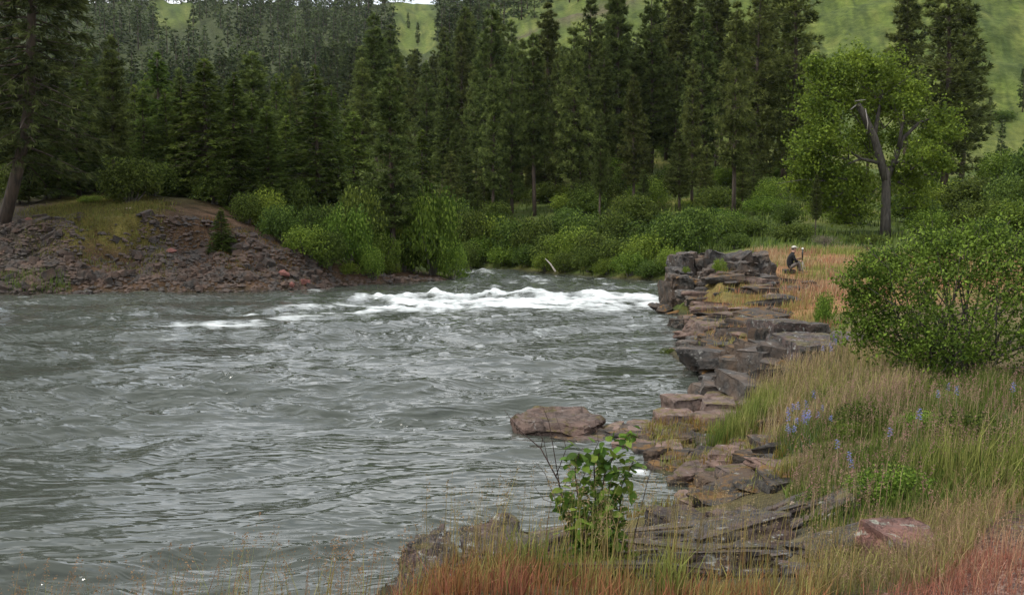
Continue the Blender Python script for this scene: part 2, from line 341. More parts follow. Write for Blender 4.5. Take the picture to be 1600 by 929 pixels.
C = lerp(C, np.array([.075, .066, .056]), nearr*sst(6.6, 7.2, gr)*sst(11.5, 10.5, gr)*sst(1360, 1300, gpx + 60*n2)*.9)
C = lerp(C, np.array([.05, .045, .035]), sst(.35, .0, gd)*.85)                      # stays wet at the waterline
C = np.clip(C*(1 + .35*n2[:, None]), .005, .6)
m, t, Nn, Ln, out = mat('earth_and_turf')
at = Nn('ShaderNodeAttribute'); at.attribute_name = 'Col'; g = Nn('ShaderNodeNewGeometry')
a1 = noise_node(Nn, Ln, g.outputs['Position'], 14, 7, .7); a2 = noise_node(Nn, Ln, g.outputs['Position'], .55, 7, .7)
q1 = ramp(Nn, Ln, a1.outputs['Fac'], [(.3, (.5, .5, .5)), (.7, (1.5, 1.45, 1.35))]); q2 = ramp(Nn, Ln, a2.outputs['Fac'], [(.33, (.55, .62, .5)), (.66, (1.35, 1.3, 1.25))])
cA = mixc(Nn, Ln, 1., at.outputs['Color'], q1.outputs[0], 'MULTIPLY'); cA = mixc(Nn, Ln, 1., cA, q2.outputs[0], 'MULTIPLY')
b = Nn('ShaderNodeBsdfPrincipled'); b.inputs['Roughness'].default_value = .95; b.inputs['Specular IOR Level'].default_value = .15; Ln(cA, b.inputs['Base Color'])
bp = Nn('ShaderNodeBump'); bp.inputs['Strength'].default_value = .8; bp.inputs['Distance'].default_value = .06; Ln(a1.outputs['Fac'], bp.inputs['Height'])
bp2 = Nn('ShaderNodeBump'); bp2.inputs['Strength'].default_value = .8; bp2.inputs['Distance'].default_value = .7; Ln(a2.outputs['Fac'], bp2.inputs['Height']); Ln(bp.outputs[0], bp2.inputs['Normal'])
Ln(bp2.outputs[0], b.inputs['Normal']); Ln(b.outputs[0], out.inputs['Surface']); M_GROUND = m
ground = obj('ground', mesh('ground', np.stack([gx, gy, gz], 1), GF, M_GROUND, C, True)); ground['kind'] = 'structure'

# ------------------------------------------------------------------ river
th = np.concatenate([np.linspace(-115, -40, 60)[:-1], np.linspace(-40, -26, 60)[:-1], np.linspace(-26, 12, 480)[:-1], np.linspace(12, 24, 30)])
inv = np.linspace(1/6.2, 1/150., 560); inv2 = 1/np.geomspace(6.2, 150, 560); rr = np.concatenate([[2., 4.], 1/(.62*inv + .38*inv2), [260.]])
TT, RRr = np.meshgrid(np.radians(th), rr); wx = (np.sin(TT)*RRr).ravel(); wy = (np.cos(TT)*RRr).ravel(); wr = np.hypot(wx, wy)
def ridged(x, y, s, o=3):
    r = 0; a = .5
    for q in range(o):
        r = r + a*(1 - np.abs(vnoise2(x, y, s+q*13))*2); x, y = x*2.1+3.3, y*2.1+7.7; a *= .5
    return r
ux = wx + .9*fbm(wx*.25, wy*.25, 70, 3); uy = wy + 1.5*fbm(wx*.22, wy*.22, 71, 3)
rot = R(14); fx = ux*math.cos(rot) + uy*math.sin(rot); fy = -ux*math.sin(rot) + uy*math.cos(rot)
sw = fbm(fx*.09, fy*.30, 75, 4)*.75 + fbm(fx*.35, fy*1.0, 76, 3)*.45; ruf = .5 + 1.0*sst(-.32, .2, sw)
ruf = ruf*(1 - .62*np.exp(-((PX(wx, wy)-960)/130)**2 - ((wy-25)/7.)**2)*sst(-.25, .15, fbm(fx*.3, fy*.9, 77, 3)))
wz = (.075*vnoise2(fx*.30, fy*.62, 60) + .075*ridged(fx*.42, fy*1.05, 61, 2) + .042*vnoise2(fx*.62, fy*2.2, 62) + .036*ridged(fx*.75, fy*2.8, 64, 2)) * ruf * 1.25
wz += .014*vnoise2(fx*3.0, fy*6.5, 63)*sst(45, 20, wr)*ruf
wpx = PX(wx, wy)
# standing waves of the rapid
crest = np.interp(wpx, [300, 480, 600, 740, 900, 1040, 1200], [45.5, 47, 48.2, 49.3, 48.5, 48.6, 48])
dd = wy - crest
span = sst(470, 640, wpx)*sst(1130, 1040, wpx)
n_a = ridged(wx*.42, wy*.5, 81, 3); n_b = vnoise2(wx*.55 + 3, wy*.3, 82); n_c = fbm(wx*1.5, wy*1.5, 83, 4)
env = np.exp(-(dd/1.6)**2)*(.55 + .45*np.exp(-((wpx-690)/190)**2)) + .75*np.exp(-((dd+4.5)/3.0)**2)*sst(520, 650, wpx)
wz += span*env*(.10 + .24*np.clip(n_a, -.3, 1) + .14*n_b + .16*n_c)
far = sst(52, 58, wy)*sst(690, 720, wpx)
wz += far*.16*(ridged(wx*.7, wy*.55, 85, 2)-.3)
fo = span*np.clip(env*1.1, 0, 1)*np.clip(.42 + .6*n_a + .9*n_c + .3*n_b, 0, 1.3)
trail = np.exp(-((wy - np.interp(wpx, [100, 330, 480, 700, 1000], [31, 37, 41.5, 43.5, 44.5]))/np.interp(wpx, [100, 400, 800], [4.5, 3.5, 2.2]))**2)*sst(60, 420, wpx)*sst(1080, 900, wpx)
fo += trail*.85*np.clip(.30 + 1.6*fbm(fx*.5, fy*1.1, 86, 4) + .6*n_c, 0, 1)
fo += far*.45*np.clip(2.4*(fbm(wx*.8, wy*1.1, 88, 4) - .06), 0, 1)
fo += .35*np.clip(3*(fbm(fx*.45, fy*1.3, 89, 4) - .26), 0, 1)*sst(25, 35, wy)
fo += .12*span*np.exp(-((wy-46)/5.5)**2)
for (cx, cyy, rad, amt) in [(*W(998, 738), .18, .8), (*W(985, 755), .14, .6), (*W(1040, 478), .9, .9), (*W(868, 424), 1.2, 1.), (*W(490, 455), .6, .7), (*W(220, 462), .6, .6), (*W(1020, 700), .3, .6)]:
    q = np.exp(-(((wx-cx)**2 + ((wy-cyy)*.8)**2)/rad**2)); fo += amt*q*np.clip(.7 + n_c*1.6, 0, 1.2); wz += .06*q
sd_ = shore(wx, wy); calm = sst(0, 1.5, -sd_ + .2); wz *= .25 + .75*calm
wz = np.where(wr < 5.5, -.1, wz)
nr, nc = TT.shape; idx = np.arange(nr*nc).reshape(nr, nc); WF = np.stack([idx[:-1, :-1], idx[1:, :-1], idx[1:, 1:], idx[:-1, 1:]], -1).reshape(-1, 4)[:, ::-1]
keep = (sd_[WF].min(1) < 1.2)
WF = WF[keep]
m, t, Nn, Ln, out = mat('river_water')
g = Nn('ShaderNodeNewGeometry'); mp1 = Nn('ShaderNodeMapping'); mp1.inputs['Rotation'].default_value = (0, 0, -rot); mp1.inputs['Scale'].default_value = (.6, 1.9, 1); Ln(g.outputs['Position'], mp1.inputs['Vector'])
b1 = noise_node(Nn, Ln, mp1.outputs[0], 2.1, 4, .55); b1.inputs['Distortion'].default_value = .8; b1.noise_type = 'RIDGED_MULTIFRACTAL'; b1.normalize = True
b2 = noise_node(Nn, Ln, mp1.outputs[0], 5.5, 3, .55); b2.inputs['Distortion'].default_value = .6; b2.noise_type = 'RIDGED_MULTIFRACTAL'; b2.normalize = True
bp = Nn('ShaderNodeBump'); bp.inputs['Strength'].default_value = 1; bp.inputs['Distance'].default_value = .085; Ln(b1.outputs['Fac'], bp.inputs['Height'])
bq = Nn('ShaderNodeBump'); bq.inputs['Strength'].default_value = .8; bq.inputs['Distance'].default_value = .024; Ln(b2.outputs['Fac'], bq.inputs['Height']); Ln(bp.outputs[0], bq.inputs['Normal'])
ra = Nn('ShaderNodeAttribute'); ra.attribute_name = 'rough'; Ln(ra.outputs['Fac'], bp.inputs['Strength']); Ln(ra.outputs['Fac'], bq.inputs['Strength'])
wb = Nn('ShaderNodeBsdfPrincipled'); wb.inputs['Base Color'].default_value = (.055, .062, .05, 1); wb.inputs['Roughness'].default_value = .04; wb.inputs['IOR'].default_value = 1.33; Ln(bq.outputs[0], wb.inputs['Normal'])
fb = Nn('ShaderNodeBsdfPrincipled'); fb.inputs['Base Color'].default_value = (.66, .69, .68, 1); fb.inputs['Roughness'].default_value = .7; Ln(bq.outputs[0], fb.inputs['Normal'])
fa = Nn('ShaderNodeAttribute'); fa.attribute_name = 'foam'; f3 = noise_node(Nn, Ln, mp1.outputs[0], 2.4, 8, .74)
fm = Nn('ShaderNodeMath'); fm.operation = 'MULTIPLY_ADD'; fm.inputs[1].default_value = .60; Ln(fa.outputs['Fac'], fm.inputs[0]); Ln(f3.outputs['Fac'], fm.inputs[2])
fr = ramp(Nn, Ln, fm.outputs[0], [(.66, (0, 0, 0)), (1.25, (.9, .9, .9))])
fk = Nn('ShaderNodeMath'); fk.operation = 'MULTIPLY'; fk.use_clamp = True; fk.inputs[1].default_value = 7; Ln(fa.outputs['Fac'], fk.inputs[0]); fl = Nn('ShaderNodeMath'); fl.operation = 'MULTIPLY'; Ln(fk.outputs[0], fl.inputs[0]); Ln(fr.outputs[0], fl.inputs[1])
ms = Nn('ShaderNodeMixShader'); Ln(fl.outputs[0], ms.inputs[0]); Ln(wb.outputs[0], ms.inputs[1]); Ln(fb.outputs[0], ms.inputs[2]); Ln(ms.outputs[0], out.inputs['Surface'])
river = obj('river', mesh('river', np.stack([wx, wy, wz], 1), WF, m, None, True, attrs={'foam': np.clip(fo, 0, 1), 'rough': np.clip(ruf/1.4, 0, 1)})); river['kind'] = 'structure'

# ------------------------------------------------------------------ rocks
def rock_mesh(name, seed, kind, m, cuts=2, rough=.05, size=(1, 1, 1), flatshade=28):
    """an angular stone in a box of the given size, base at z=0, centred in x and y"""
    rng = np.random.default_rng(seed); pts = []; rl = rng.uniform(2.2, 4.5)
    if kind == 'block':
        for sx in (-.5, .5):
            for sy in (-.5, .5):
                for sz in (0, 1):
                    j = rng.uniform(-.09, .09, 3); c = np.array([sx, sy, sz]) + j*np.array([1, 1, .8])
                    for ax in range(3):
                        e = c.copy(); e[ax] -= (np.sign(e[ax]-(.5 if ax == 2 else 0)))*rng.uniform(.04, .2); pts.append(e)
    elif kind == 'slab':
        n = rng.integers(6, 9); a = np.sort(rng.uniform(0, 2*np.pi, n)*.35 + np.arange(n)*2*np.pi/n)
        tilt = rng.uniform(-.12, .12, 2)
        for q in a:
            rad = rng.uniform(.42, .56)*(1/max(abs(math.cos(q)), abs(math.sin(q))))**.6; x, y = rad*math.cos(q), rad*math.sin(q)
            pts += [(x*.97, y*.97, 0), (x*1.0, y*1.0, rng.uniform(.5, .85)), (x*rng.uniform(.86, .95), y*rng.uniform(.86, .95), 1 + tilt[0]*x + tilt[1]*y + rng.uniform(-.1, .02))]
    else:
        for _ in range(26):
            v = unit(rng.normal(size=3)); v = v*(np.abs(v)**.25)*rng.uniform(.42, .56); pts.append((v[0], v[1], v[2] + .48))
    bm = bmesh.new()
    for p in pts: bm.verts.new([float(p[i])*size[i] for i in range(3)])
    r = bmesh.ops.convex_hull(bm, input=bm.verts[:])
    bmesh.ops.delete(bm, geom=[v for v in r['geom_interior'] if isinstance(v, bmesh.types.BMVert)] , context='VERTS')
    bmesh.ops.dissolve_limit(bm, angle_limit=R(9), verts=bm.verts[:], edges=bm.edges[:])
    bmesh.ops.triangulate(bm, faces=bm.faces[:])
    for c in range(cuts):
        el = np.mean([e.calc_length() for e in bm.edges])
        bmesh.ops.subdivide_edges(bm, edges=[e for e in bm.edges if e.calc_length() > el*.55], cuts=1, use_grid_fill=True)
        bmesh.ops.triangulate(bm, faces=[f for f in bm.faces if len(f.verts) > 3])
    bm.normal_update()
    V = np.array([v.co[:] for v in bm.verts]); Nm = np.array([v.normal[:] for v in bm.verts])
    if cuts:
        ms_ = float(np.mean(size)); k = 2.2/ms_
        o = seed*3.17
        # layered fracture steps plus rough grain
        d = vnoise(V[:, 0]*k+o, V[:, 1]*k, V[:, 2]*k*1.8, 5)*.6 + np.floor(vnoise(V[:, 0]*k*1.3, V[:, 1]*k*1.3+o, V[:, 2]*k*2.4, 6)*3)/3*.7 + vnoise(V[:, 0]*k*4, V[:, 1]*k*4+o, V[:, 2]*k*5, 7)*.4
        lay = V[:, 2]/float(size[2])*rl + .8*vnoise(V[:, 0]*k*.6+o, V[:, 1]*k*.6, V[:, 2]*0, 4)
        bed = _h(np.floor(lay), np.floor(lay)*0, np.floor(lay)*0, seed) - .5
        joint = -.5*(np.abs(lay - np.round(lay)) < .09)
        side_ = np.clip(1.2 - 1.3*np.abs(Nm[:, 2]), 0, 1)
        crk = np.floor(vnoise(V[:, 0]*k*2.1+o, V[:, 1]*k*2.1, V[:, 2]*k*2.6, 12)*3.5)/3.5*.55
        V = V + Nm*((d*.8 + crk + side_*(bed*1.1 + joint))*rough*ms_)[:, None]
    F = np.array([[v.index for v in f.verts] for f in bm.faces]); bm.free()
    return mesh(name, V, F, m, None, True, sharp=flatshade)
_rc = {}
def rock_variant(kind, k, m, cuts=1):
    key = (kind, k, m.name, cuts)
    if key not in _rc: _rc[key] = rock_mesh('stone', 100 + k*7 + len(kind), kind, m, cuts, .05)
    return _rc[key]
def block(parent, name, px0, px1, top, bot, D, depth, m, kind='block', rz=0., seed=1, cuts=3, rough=.045, tilt=0.):
    a, b_ = P(px0, top, D), P(px1, top, D); zb = P(px0, bot, D)[2]
    wd = b_[0]-a[0]; h = max(P(px0, top, D + depth*(.8 if D < 12 else .95 if D < 20 else .6))[2]-zb, .08)
    me = rock_mesh(name, seed, kind, m, cuts, rough, (wd, depth, h + .12))
    o = obj(name, me, None, ((a[0]+b_[0])/2, D + depth*.5, zb-.1), (tilt, tilt*.6, rz))
    if parent is not None: par(o, parent)
    return o
def par(o, p):
    o.parent = p; o.location = Vector(o.location) - Vector(p.location)
rnd = random.Random(4)
def outcrop(label, px, D, cat='rock outcrop', name='rock_outcrop'):
    g_ = ground_at(px, D); return thing(name, label, cat, (g_[0], g_[1], g_[2]))
# cliff beside the rapids: upright jointed columns
cl = outcrop('tall grey jointed rock bluff rising straight out of the rapids', 1120, 43)
brn = random.Random(17)
COLS = [(a_+9, b2+11, *r_) for a_, b2, *r_ in [(1036, 1058, 440, 490, 41.2, 1.8), (1044, 1066, 418, 489, 41.8, 2.4), (1054, 1076, 404, 488, 42.4, 3), (1064, 1088, 397, 486, 42.9, 3.2), (1082, 1106, 402, 484, 43, 3.2), (1100, 1124, 394, 480, 43.2, 3.2), (1120, 1144, 402, 474, 43.4, 3), (1138, 1160, 396, 468, 43.4, 3), (1156, 1178, 400, 462, 43.5, 2.8), (1172, 1192, 397, 454, 43.6, 2.6), (1184, 1202, 408, 448, 43.7, 2.2)]]
for i in range(16):
    c = brn.uniform(1064, 1190); w_ = brn.uniform(10, 18); tp = brn.uniform(410, 455) + max(0, (1075-c))*.4; COLS.append((c-w_, c+w_*.7, tp, min(tp + brn.uniform(22, 46), 490), 42.2 - (tp-400)*.028 + brn.uniform(-.3, .3), brn.uniform(.8, 1.6)))
for i, (a, b_, tp, bt, D, dp) in enumerate(COLS):
    block(cl, 'rock_column', a, b_, tp, bt, D, dp, M_ROCK if i % 4 else M_WETR, 'block', brn.uniform(-.16, .16) if i < 11 else brn.uniform(-.4, .4), 300+i, 3, .075, brn.uniform(-.07, .07))
for i, (a, b_, tp, bt, D) in enumerate([(1013, 1040, 470, 484, 41.0), (1028, 1056, 476, 491, 40.4), (1040, 1078, 482, 494, 40)]):
    block(cl, 'toe_rock', a, b_, tp, bt, D, .9, M_WETR, 'boulder', .3, 330+i, 2, .06)
# stepped ledges between the bluff and the big blocks
st = outcrop('stepped brown rock ledges descending to the river below the seated person', 1170, 33)
LED = [(1180, 1302, 445, 472, 42.5, 2.5, 'slab'), (1120, 1205, 455, 480, 40.5, 2.2, 'slab'), (1215, 1300, 462, 486, 38.5, 2, 'slab'), (1156, 1202, 476, 500, 36.5, 1.6, 'block'), (1120, 1165, 492, 512, 35, 1.6, 'block'), (1050, 1090, 498, 520, 35, 1.3, 'slab'), (1092, 1128, 496, 516, 33.8, 1.3, 'block'),
       (1176, 1262, 486, 506, 34, 2, 'slab'), (1088, 1145, 502, 534, 31.5, 1.5, 'block'), (1140, 1212, 508, 528, 31, 1.6, 'slab'), (1190, 1215, 508, 530, 29, 1., 'block'), (1100, 1170, 524, 552, 28.5, 1.5, 'slab'), (1060, 1105, 530, 560, 28.3, 1.2, 'slab'), (1040, 1066, 543, 556, 28.8, .9, 'boulder'),
       (1078, 1112, 548, 572, 26.8, .9, 'block'), (1110, 1160, 546, 596, 25.2, 1.2, 'block'), (1150, 1212, 540, 562, 25.8, 1.4, 'slab'), (1152, 1215, 568, 606, 23.6, 1.1, 'block'), (1135, 1165, 580, 606, 23.4, .8, 'boulder'), (1180, 1236, 558, 590, 24.6, 1.2, 'block'), (1200, 1250, 585, 606, 22.6, .9, 'boulder'), (1096, 1126, 570, 590, 25.4, .7, 'boulder'), (1165, 1200, 527, 545, 27.8, 1, 'block')]
for i, (a, b_, tp, bt, D, dp, kd) in enumerate(LED):
    block(st, 'ledge_stone', a, b_, tp, bt, D, dp, M_PINK if i % 5 == 3 else (M_WETR if i % 2 else M_ROCK), kd, rnd.uniform(-.3, .3), 400+i, 3, .06, rnd.uniform(-.08, .08))
prng = np.random.default_rng(5)
for i in range(110):
    D = prng.uniform(23.5, 44); px = prng.uniform(0, 1); x0 = np.interp(D, [23, 26, 29, 33, 36, 44], [1150, 1105, 1060, 1090, 1065, 1110]); x1 = np.interp(D, [23, 30, 44], [1230, 1215, 1290])
    q = ground_at(x0 + (x1-x0)*px, D); s = prng.uniform(.2, .75)
    o = obj('ledge_stone', rock_variant(['slab', 'block', 'slab', 'boulder'][i % 4], i % 5, [M_WETR, M_ROCK, M_PINK][i % 3], 2), None, (q[0], q[1], q[2]-.08), (prng.uniform(-.15, .15), prng.uniform(-.15, .15), prng.uniform(0, 6.3)), (s*2.3, s*1.3, s*prng.uniform(.3, .55))); par(o, st)
for i in range(70):
    D = prng.uniform(19.6, 25.5); px = prng.uniform(1095, 1235); q = ground_at(px, D); s = prng.uniform(.25, .8)
    if q[2] < -.25: continue
    o = obj('ledge_stone', rock_variant(['block', 'slab', 'boulder'][i % 3], i % 5, M_WETR if i % 3 else M_ROCK, 2), None, (q[0], q[1], q[2]-.1), (prng.uniform(-.2, .2), prng.uniform(-.2, .2), prng.uniform(0, 6.3)), (s*1.3, s, s*prng.uniform(.4, .8))); par(o, st)
# two big lichened blocks
for i, (lab, a, b_, tp, bt, D, dp, lx) in enumerate([('tall square lichen-spotted rock block at the end of the stepped ledges', 1207, 1288, 500, 604, 24, 2.0, 0), ('low wide lichen-spotted rock block with flat pink top and a log on it', 1236, 1338, 529, 602, 20.8, 2.2, 0)]):
    o = block(None, 'rock_block', a, b_, tp, bt, D, dp, M_LICH, 'block', .06, 460+i, 4, .03); tag(o, lab, 'rock')
# flat pink rock standing in the water
o = block(None, 'flat_rock', 803, 948, 634, 696, 17.4, 1.7, M_PINK, 'slab', -.06, 483, 4, .06, .02); tag(o, 'flat-topped pink rock jutting into the river, water on three sides', 'rock')
# pink stepped blocks
pk = outcrop('stacked flat pink stone slabs beside the quiet cove', 1120, 18.8, name='rock_ledge')
for i, (a, b_, tp, bt, D, dp, kd) in enumerate([(1045, 1102, 614, 652, 19.2, .9, 'block'), (1098, 1180, 612, 640, 19.5, 1., 'slab'), (1100, 1150, 622, 650, 18.7, .7, 'block'), (1030, 1090, 640, 672, 18.2, .8, 'block'), (1085, 1180, 640, 668, 17.8, .9, 'slab'), (1165, 1262, 618, 640, 18.6, 1., 'slab'), (1150, 1240, 650, 672, 16.8, .8, 'slab'), (1190, 1250, 600, 616, 20.3, .9, 'slab'), (1210, 1275, 660, 690, 15.8, .7, 'slab')]):
    block(pk, 'slab', a, b_, tp, bt, D, dp, M_PINK, kd, rnd.uniform(-.2, .2), 500+i, 3, .04, rnd.uniform(-.04, .04))
# low wet ledges round the inlet
wl = outcrop('low wet mossy rock shelves around the narrow inlet', 1100, 15.5, name='rock_ledge')
for i, (a, b_, tp, bt, D, dp, kd) in enumerate([(930, 1000, 656, 690, 17.6, 1.2, 'slab'), (975, 1050, 658, 688, 17.6, 1.1, 'block'), (900, 985, 676, 700, 17.0, .9, 'slab'), (940, 1040, 664, 690, 17.2, 1., 'slab'), (860, 960, 678, 704, 16.9, .9, 'slab'), (1030, 1110, 672, 700, 16.8, .9, 'slab'), (990, 1080, 690, 716, 16, .9, 'slab'), (1085, 1170, 680, 706, 16, .9, 'slab'), (1150, 1225, 676, 704, 15.6, .8, 'block'), (1075, 1150, 698, 724, 15.1, .8, 'slab'), (1040, 1110, 716, 742, 14.8, .8, 'slab'), (1120, 1200, 712, 740, 14.4, .8, 'slab'), (1090, 1160, 736, 762, 13.8, .7, 'slab'), (1150, 1222, 728, 760, 13.4, .6, 'slab'), (1110, 1180, 756, 785, 12.8, .6, 'slab'), (1180, 1240, 752, 780, 12.4, .6, 'slab'), (1010, 1050, 700, 716, 15.6, .5, 'slab'), (1130, 1200, 778, 806, 11.7, .6, 'slab'), (1195, 1250, 776, 800, 11.4, .5, 'boulder')]):
    block(wl, 'ledge_stone', a, b_, tp, bt, D, dp, M_PINK if i < 3 else M_WETR if i != 13 else M_ROCK, kd, rnd.uniform(-.3, .3), 530+i, 3, .05, rnd.uniform(-.06, .06))
for i in range(90):
    D = prng.uniform(11.5, 18.5); x0 = np.interp(D, [11.5, 13, 15, 16.5, 18.5], [1090, 1080, 1040, 960, 1030]); x1 = np.interp(D, [11, 14, 18.5], [1240, 1215, 1240])
    q = ground_at(prng.uniform(x0, x1), D); s = prng.uniform(.12, .42)
    o = obj('ledge_stone', rock_variant(['slab', 'slab', 'block', 'boulder'][i % 4], i % 5, [M_WETR, M_WETR, M_PINK][i % 3], 2), None, (q[0], q[1], max(q[2]-.06, -.08)), (prng.uniform(-.15, .15), prng.uniform(-.15, .15), prng.uniform(0, 6.3)), (s*2.2, s*1.2, s*prng.uniform(.28, .5))); par(o, wl)
# foreground rocks
for i, (lab, a, b_, tp, bt, D, dp, m_) in enumerate([('dark fractured rock with lichen rim at the river edge below the grass', 612, 742, 836, 925, 8.6, 1.3, M_LICH), ('broad pinkish rock slab with lichen behind the grass, sapling beside it', 712, 880, 822, 905, 8.9, 1.2, M_LICH)]):
    o = block(None, 'bank_rock', a, b_, tp, bt, D, dp, m_, 'slab', -.1 + .2*i, 600+i, 5, .095, .05); tag(o, lab, 'rock')
fr_ = outcrop('long low lichen-covered rock ledge under tall grass beside the inlet', 1150, 8.3, name='rock_ledge')
for i, (a, b_, tp, bt, D, dp) in enumerate([(985, 1130, 836, 890, 8.9, .8), (1110, 1230, 824, 880, 9.1, .8), (1040, 1180, 856, 915, 8.1, .6), (1160, 1270, 846, 905, 8.3, .6), (1225, 1330, 868, 925, 7.6, .55), (1130, 1240, 880, 940, 7.3, .5), (1230, 1350, 900, 960, 6.9, .5), (1020, 1130, 806, 838, 10.2, .8), (1130, 1215, 806, 836, 10, .7)]):
    block(fr_, 'ledge_stone', a, b_, tp, bt, D, dp, M_LICH, 'slab' if i % 2 else 'block', rnd.uniform(-.3, .3), 620+i, 4, .07, rnd.uniform(-.1, .1))
for i in range(95):
    D = prng.uniform(6.9, 10.6); px = prng.uniform(640, 1340); q = ground_at(px, D); s = prng.uniform(.16, .5)
    if q[2] < .05: continue
    e_ = .25; sxx = (H1(q[0]+e_, q[1]) - H1(q[0]-e_, q[1]))/(2*e_); syy = (H1(q[0], q[1]+e_) - H1(q[0], q[1]-e_))/(2*e_)
    o = obj('ledge_stone', rock_variant(['slab', 'block'][i % 2], i % 6, M_LICH, 3), None, (q[0], q[1], q[2]-.03), (float(np.clip(math.atan(syy), -.4, .4)), float(np.clip(-math.atan(sxx), -.4, .4)), prng.uniform(-.4, .4)), (s*1.7, s, s*prng.uniform(.22, .45))); par(o, fr_)
o = block(None, 'red_boulder', 1372, 1482, 822, 900, 7.1, .45, M_RED, 'block', .35, 650, 4, .05, .16); tag(o, 'reddish boulder with dark lichen top beside the gravel path', 'rock')
o = block(None, 'red_boulder', 1420, 1512, 866, 922, 6.7, .35, M_RED, 'slab', -.2, 651, 4, .05, .08); tag(o, 'low flat reddish stone in front of the lichen-topped boulder', 'rock')
o = block(None, 'bank_stone', 690, 800, 908, 960, 6.3, .4, M_LICH, 'slab', .1, 652, 3, .05); tag(o, 'flat grey stone among red grass below the broad slab', 'rock')
o = block(None, 'bank_stone', 608, 668, 898, 950, 7.0, .35, M_LICH, 'boulder', .1, 653, 3, .05); tag(o, 'small pale stone below the dark fractured rock', 'rock')
# boulders under the scree bank
for i, (a, b_, tp, bt, D, dp, lab) in enumerate([(-12, 38, 402, 448, 51.6, 1.5, 'big grey boulder at the foot of the scree, below leaning fir'), (8, 42, 390, 412, 53, 1.2, 'brown boulder resting above the largest bankside boulders'), (15, 75, 428, 462, 50.6, 1.5, 'wide orange-lichened boulder at the water below the scree'), (42, 70, 402, 430, 52.4, 1.1, 'tilted flat-sided boulder above the orange-lichened one'), (118, 142, 450, 464, 50.4, .7, 'small pale boulder at the waterline under grassy scree'), (128, 140, 415, 430, 52.5, .6, 'small pale block part way up the scree'), (70, 80, 362, 376, 55, .5, 'upright grey stone high on the scree'), (-60, -5, 415, 462, 50.8, 1.6, 'huge grey boulder at the end of the scree bank')]):
    o = block(None, 'boulder', a, b_, tp, bt, D, dp, M_SCREE if i not in (4, 5) else M_LICH, 'boulder', rnd.uniform(-.4, .4), 700+i, 3, .06, rnd.uniform(-.15, .15)); tag(o, lab, 'boulder', )
for i, (px, D, s) in enumerate([(443, 54.6, .55), (476, 54.9, .6), (455, 54.2, .45), (46, 55.5, .45), (268, 54.2, .5)]):
    q = ground_at(px, D); o = obj('red_stone', rock_mesh('red_stone', 730+i, 'boulder', M_SREDD, 2, .05), None, (q[0], q[1], q[2]-.08), (0, .2, i), (s*1.3, s, s*.8))
    tag(o, 'reddish stone standing out on the dark scree bank', 'stone', 'red stones on the scree bank')
# scree: the 300 largest stones are pieces of the ground, the rest one mass
prng = np.random.default_rng(8)
def scree_pts(n):
    px = np.concatenate([prng.uniform(-120, 520, n), prng.uniform(-120, 130, n), prng.uniform(215, 500, n)])
    up = prng.beta(1, 2.0, 3*n)
    up[n:] = prng.uniform(0, 1, 2*n)
    sx = np.interp(px, [-120, 0, 480, 560], [49.5, 50.2, 54.3, 57]); hh = np.concatenate([np.full(n, 3.4), np.full(n, 6.0), np.full(n, 4.0)])
    y = sx + up*hh; x = (px-800)/FPX*y
    return x, y, up
x, y, up = scree_pts(2900)
wp = prng.uniform(-150, 690, 1800); wsh = np.array([W(a, b_) for a, b_ in ((0, 462), (100, 461), (200, 459), (300, 457), (400, 456), (480, 452), (540, 447), (620, 443), (700, 438))])
wyy = np.interp(wp, [0, 100, 200, 300, 400, 480, 540, 620, 700], wsh[:, 1]) + prng.uniform(-.25, 1.3, 1800); x = np.concatenate([x, (wp-800)/FPX*wyy]); y = np.concatenate([y, wyy])
z = np.maximum(H(x, y), -.05); size = prng.gamma(1.9, .052, len(x)) + .05; order = np.argsort(-size)
for k, i in enumerate(order[:300]):
    s = size[i]; obj('stone', rock_variant(['boulder', 'block', 'slab'][k % 3], k % 4, M_SCREE, 1), ground, (x[i], y[i], z[i]-.25*s), (prng.uniform(-.5, .5), prng.uniform(-.5, .5), prng.uniform(0, 6.3)), (s*prng.uniform(1, 1.6), s*prng.uniform(.8, 1.2), s*prng.uniform(.5, .9)))
TET = np.array([[1, 1, -.4], [-1, 1.1, -.5], [-1.1, -1, -.4], [1, -1.1, -.5], [.6, .5, .7], [-.5, .6, .8], [-.55, -.6, .6], [.5, -.6, .75]]); TF = np.array([[0, 1, 5, 4], [1, 2, 6, 5], [2, 3, 7, 6], [3, 0, 4, 7], [4, 5, 6, 7]])
def pebble_mass(x, y, z, s, rng, col):
    n = len(x); V = TET[None]*rng.uniform(.6, 1.2, (n, 8, 3))*(s*.5)[:, None, None]*np.stack([rng.uniform(.9, 1.6, n), rng.uniform(.7, 1.1, n), rng.uniform(.5, .9, n)], 1)[:, None]
    a = rng.uniform(0, 6.28, n)[:, None]; X = V[..., 0]*np.cos(a) - V[..., 1]*np.sin(a); Y = V[..., 0]*np.sin(a) + V[..., 1]*np.cos(a)
    V = np.stack([X + x[:, None], Y + y[:, None], V[..., 2] + z[:, None]], -1).reshape(-1, 3)
    F = (TF[None] + (np.arange(n)*8)[:, None, None]).reshape(-1, 4); return V, F
rest = order[300:]; V, F = pebble_mass(x[rest], y[rest], z[rest], size[rest], prng, None)
o = obj('scree', mesh('scree', V, F, M_SCREE), ground); o['kind'] = 'stuff'
n = 5000; px = prng.uniform(1380, 1750, n); D = prng.uniform(5.2, 8.2, n); x = (px-800)/FPX*D; keep = (px > 1440 + prng.uniform(-60, 60, n)); x, D = x[keep], D[keep]
V, F = pebble_mass(x, D, H(x, D), prng.gamma(2, .006, len(x))+.006, prng, None)
o = obj('gravel', mesh('gravel', V, F, M_RED), ground); o['kind'] = 'stuff'

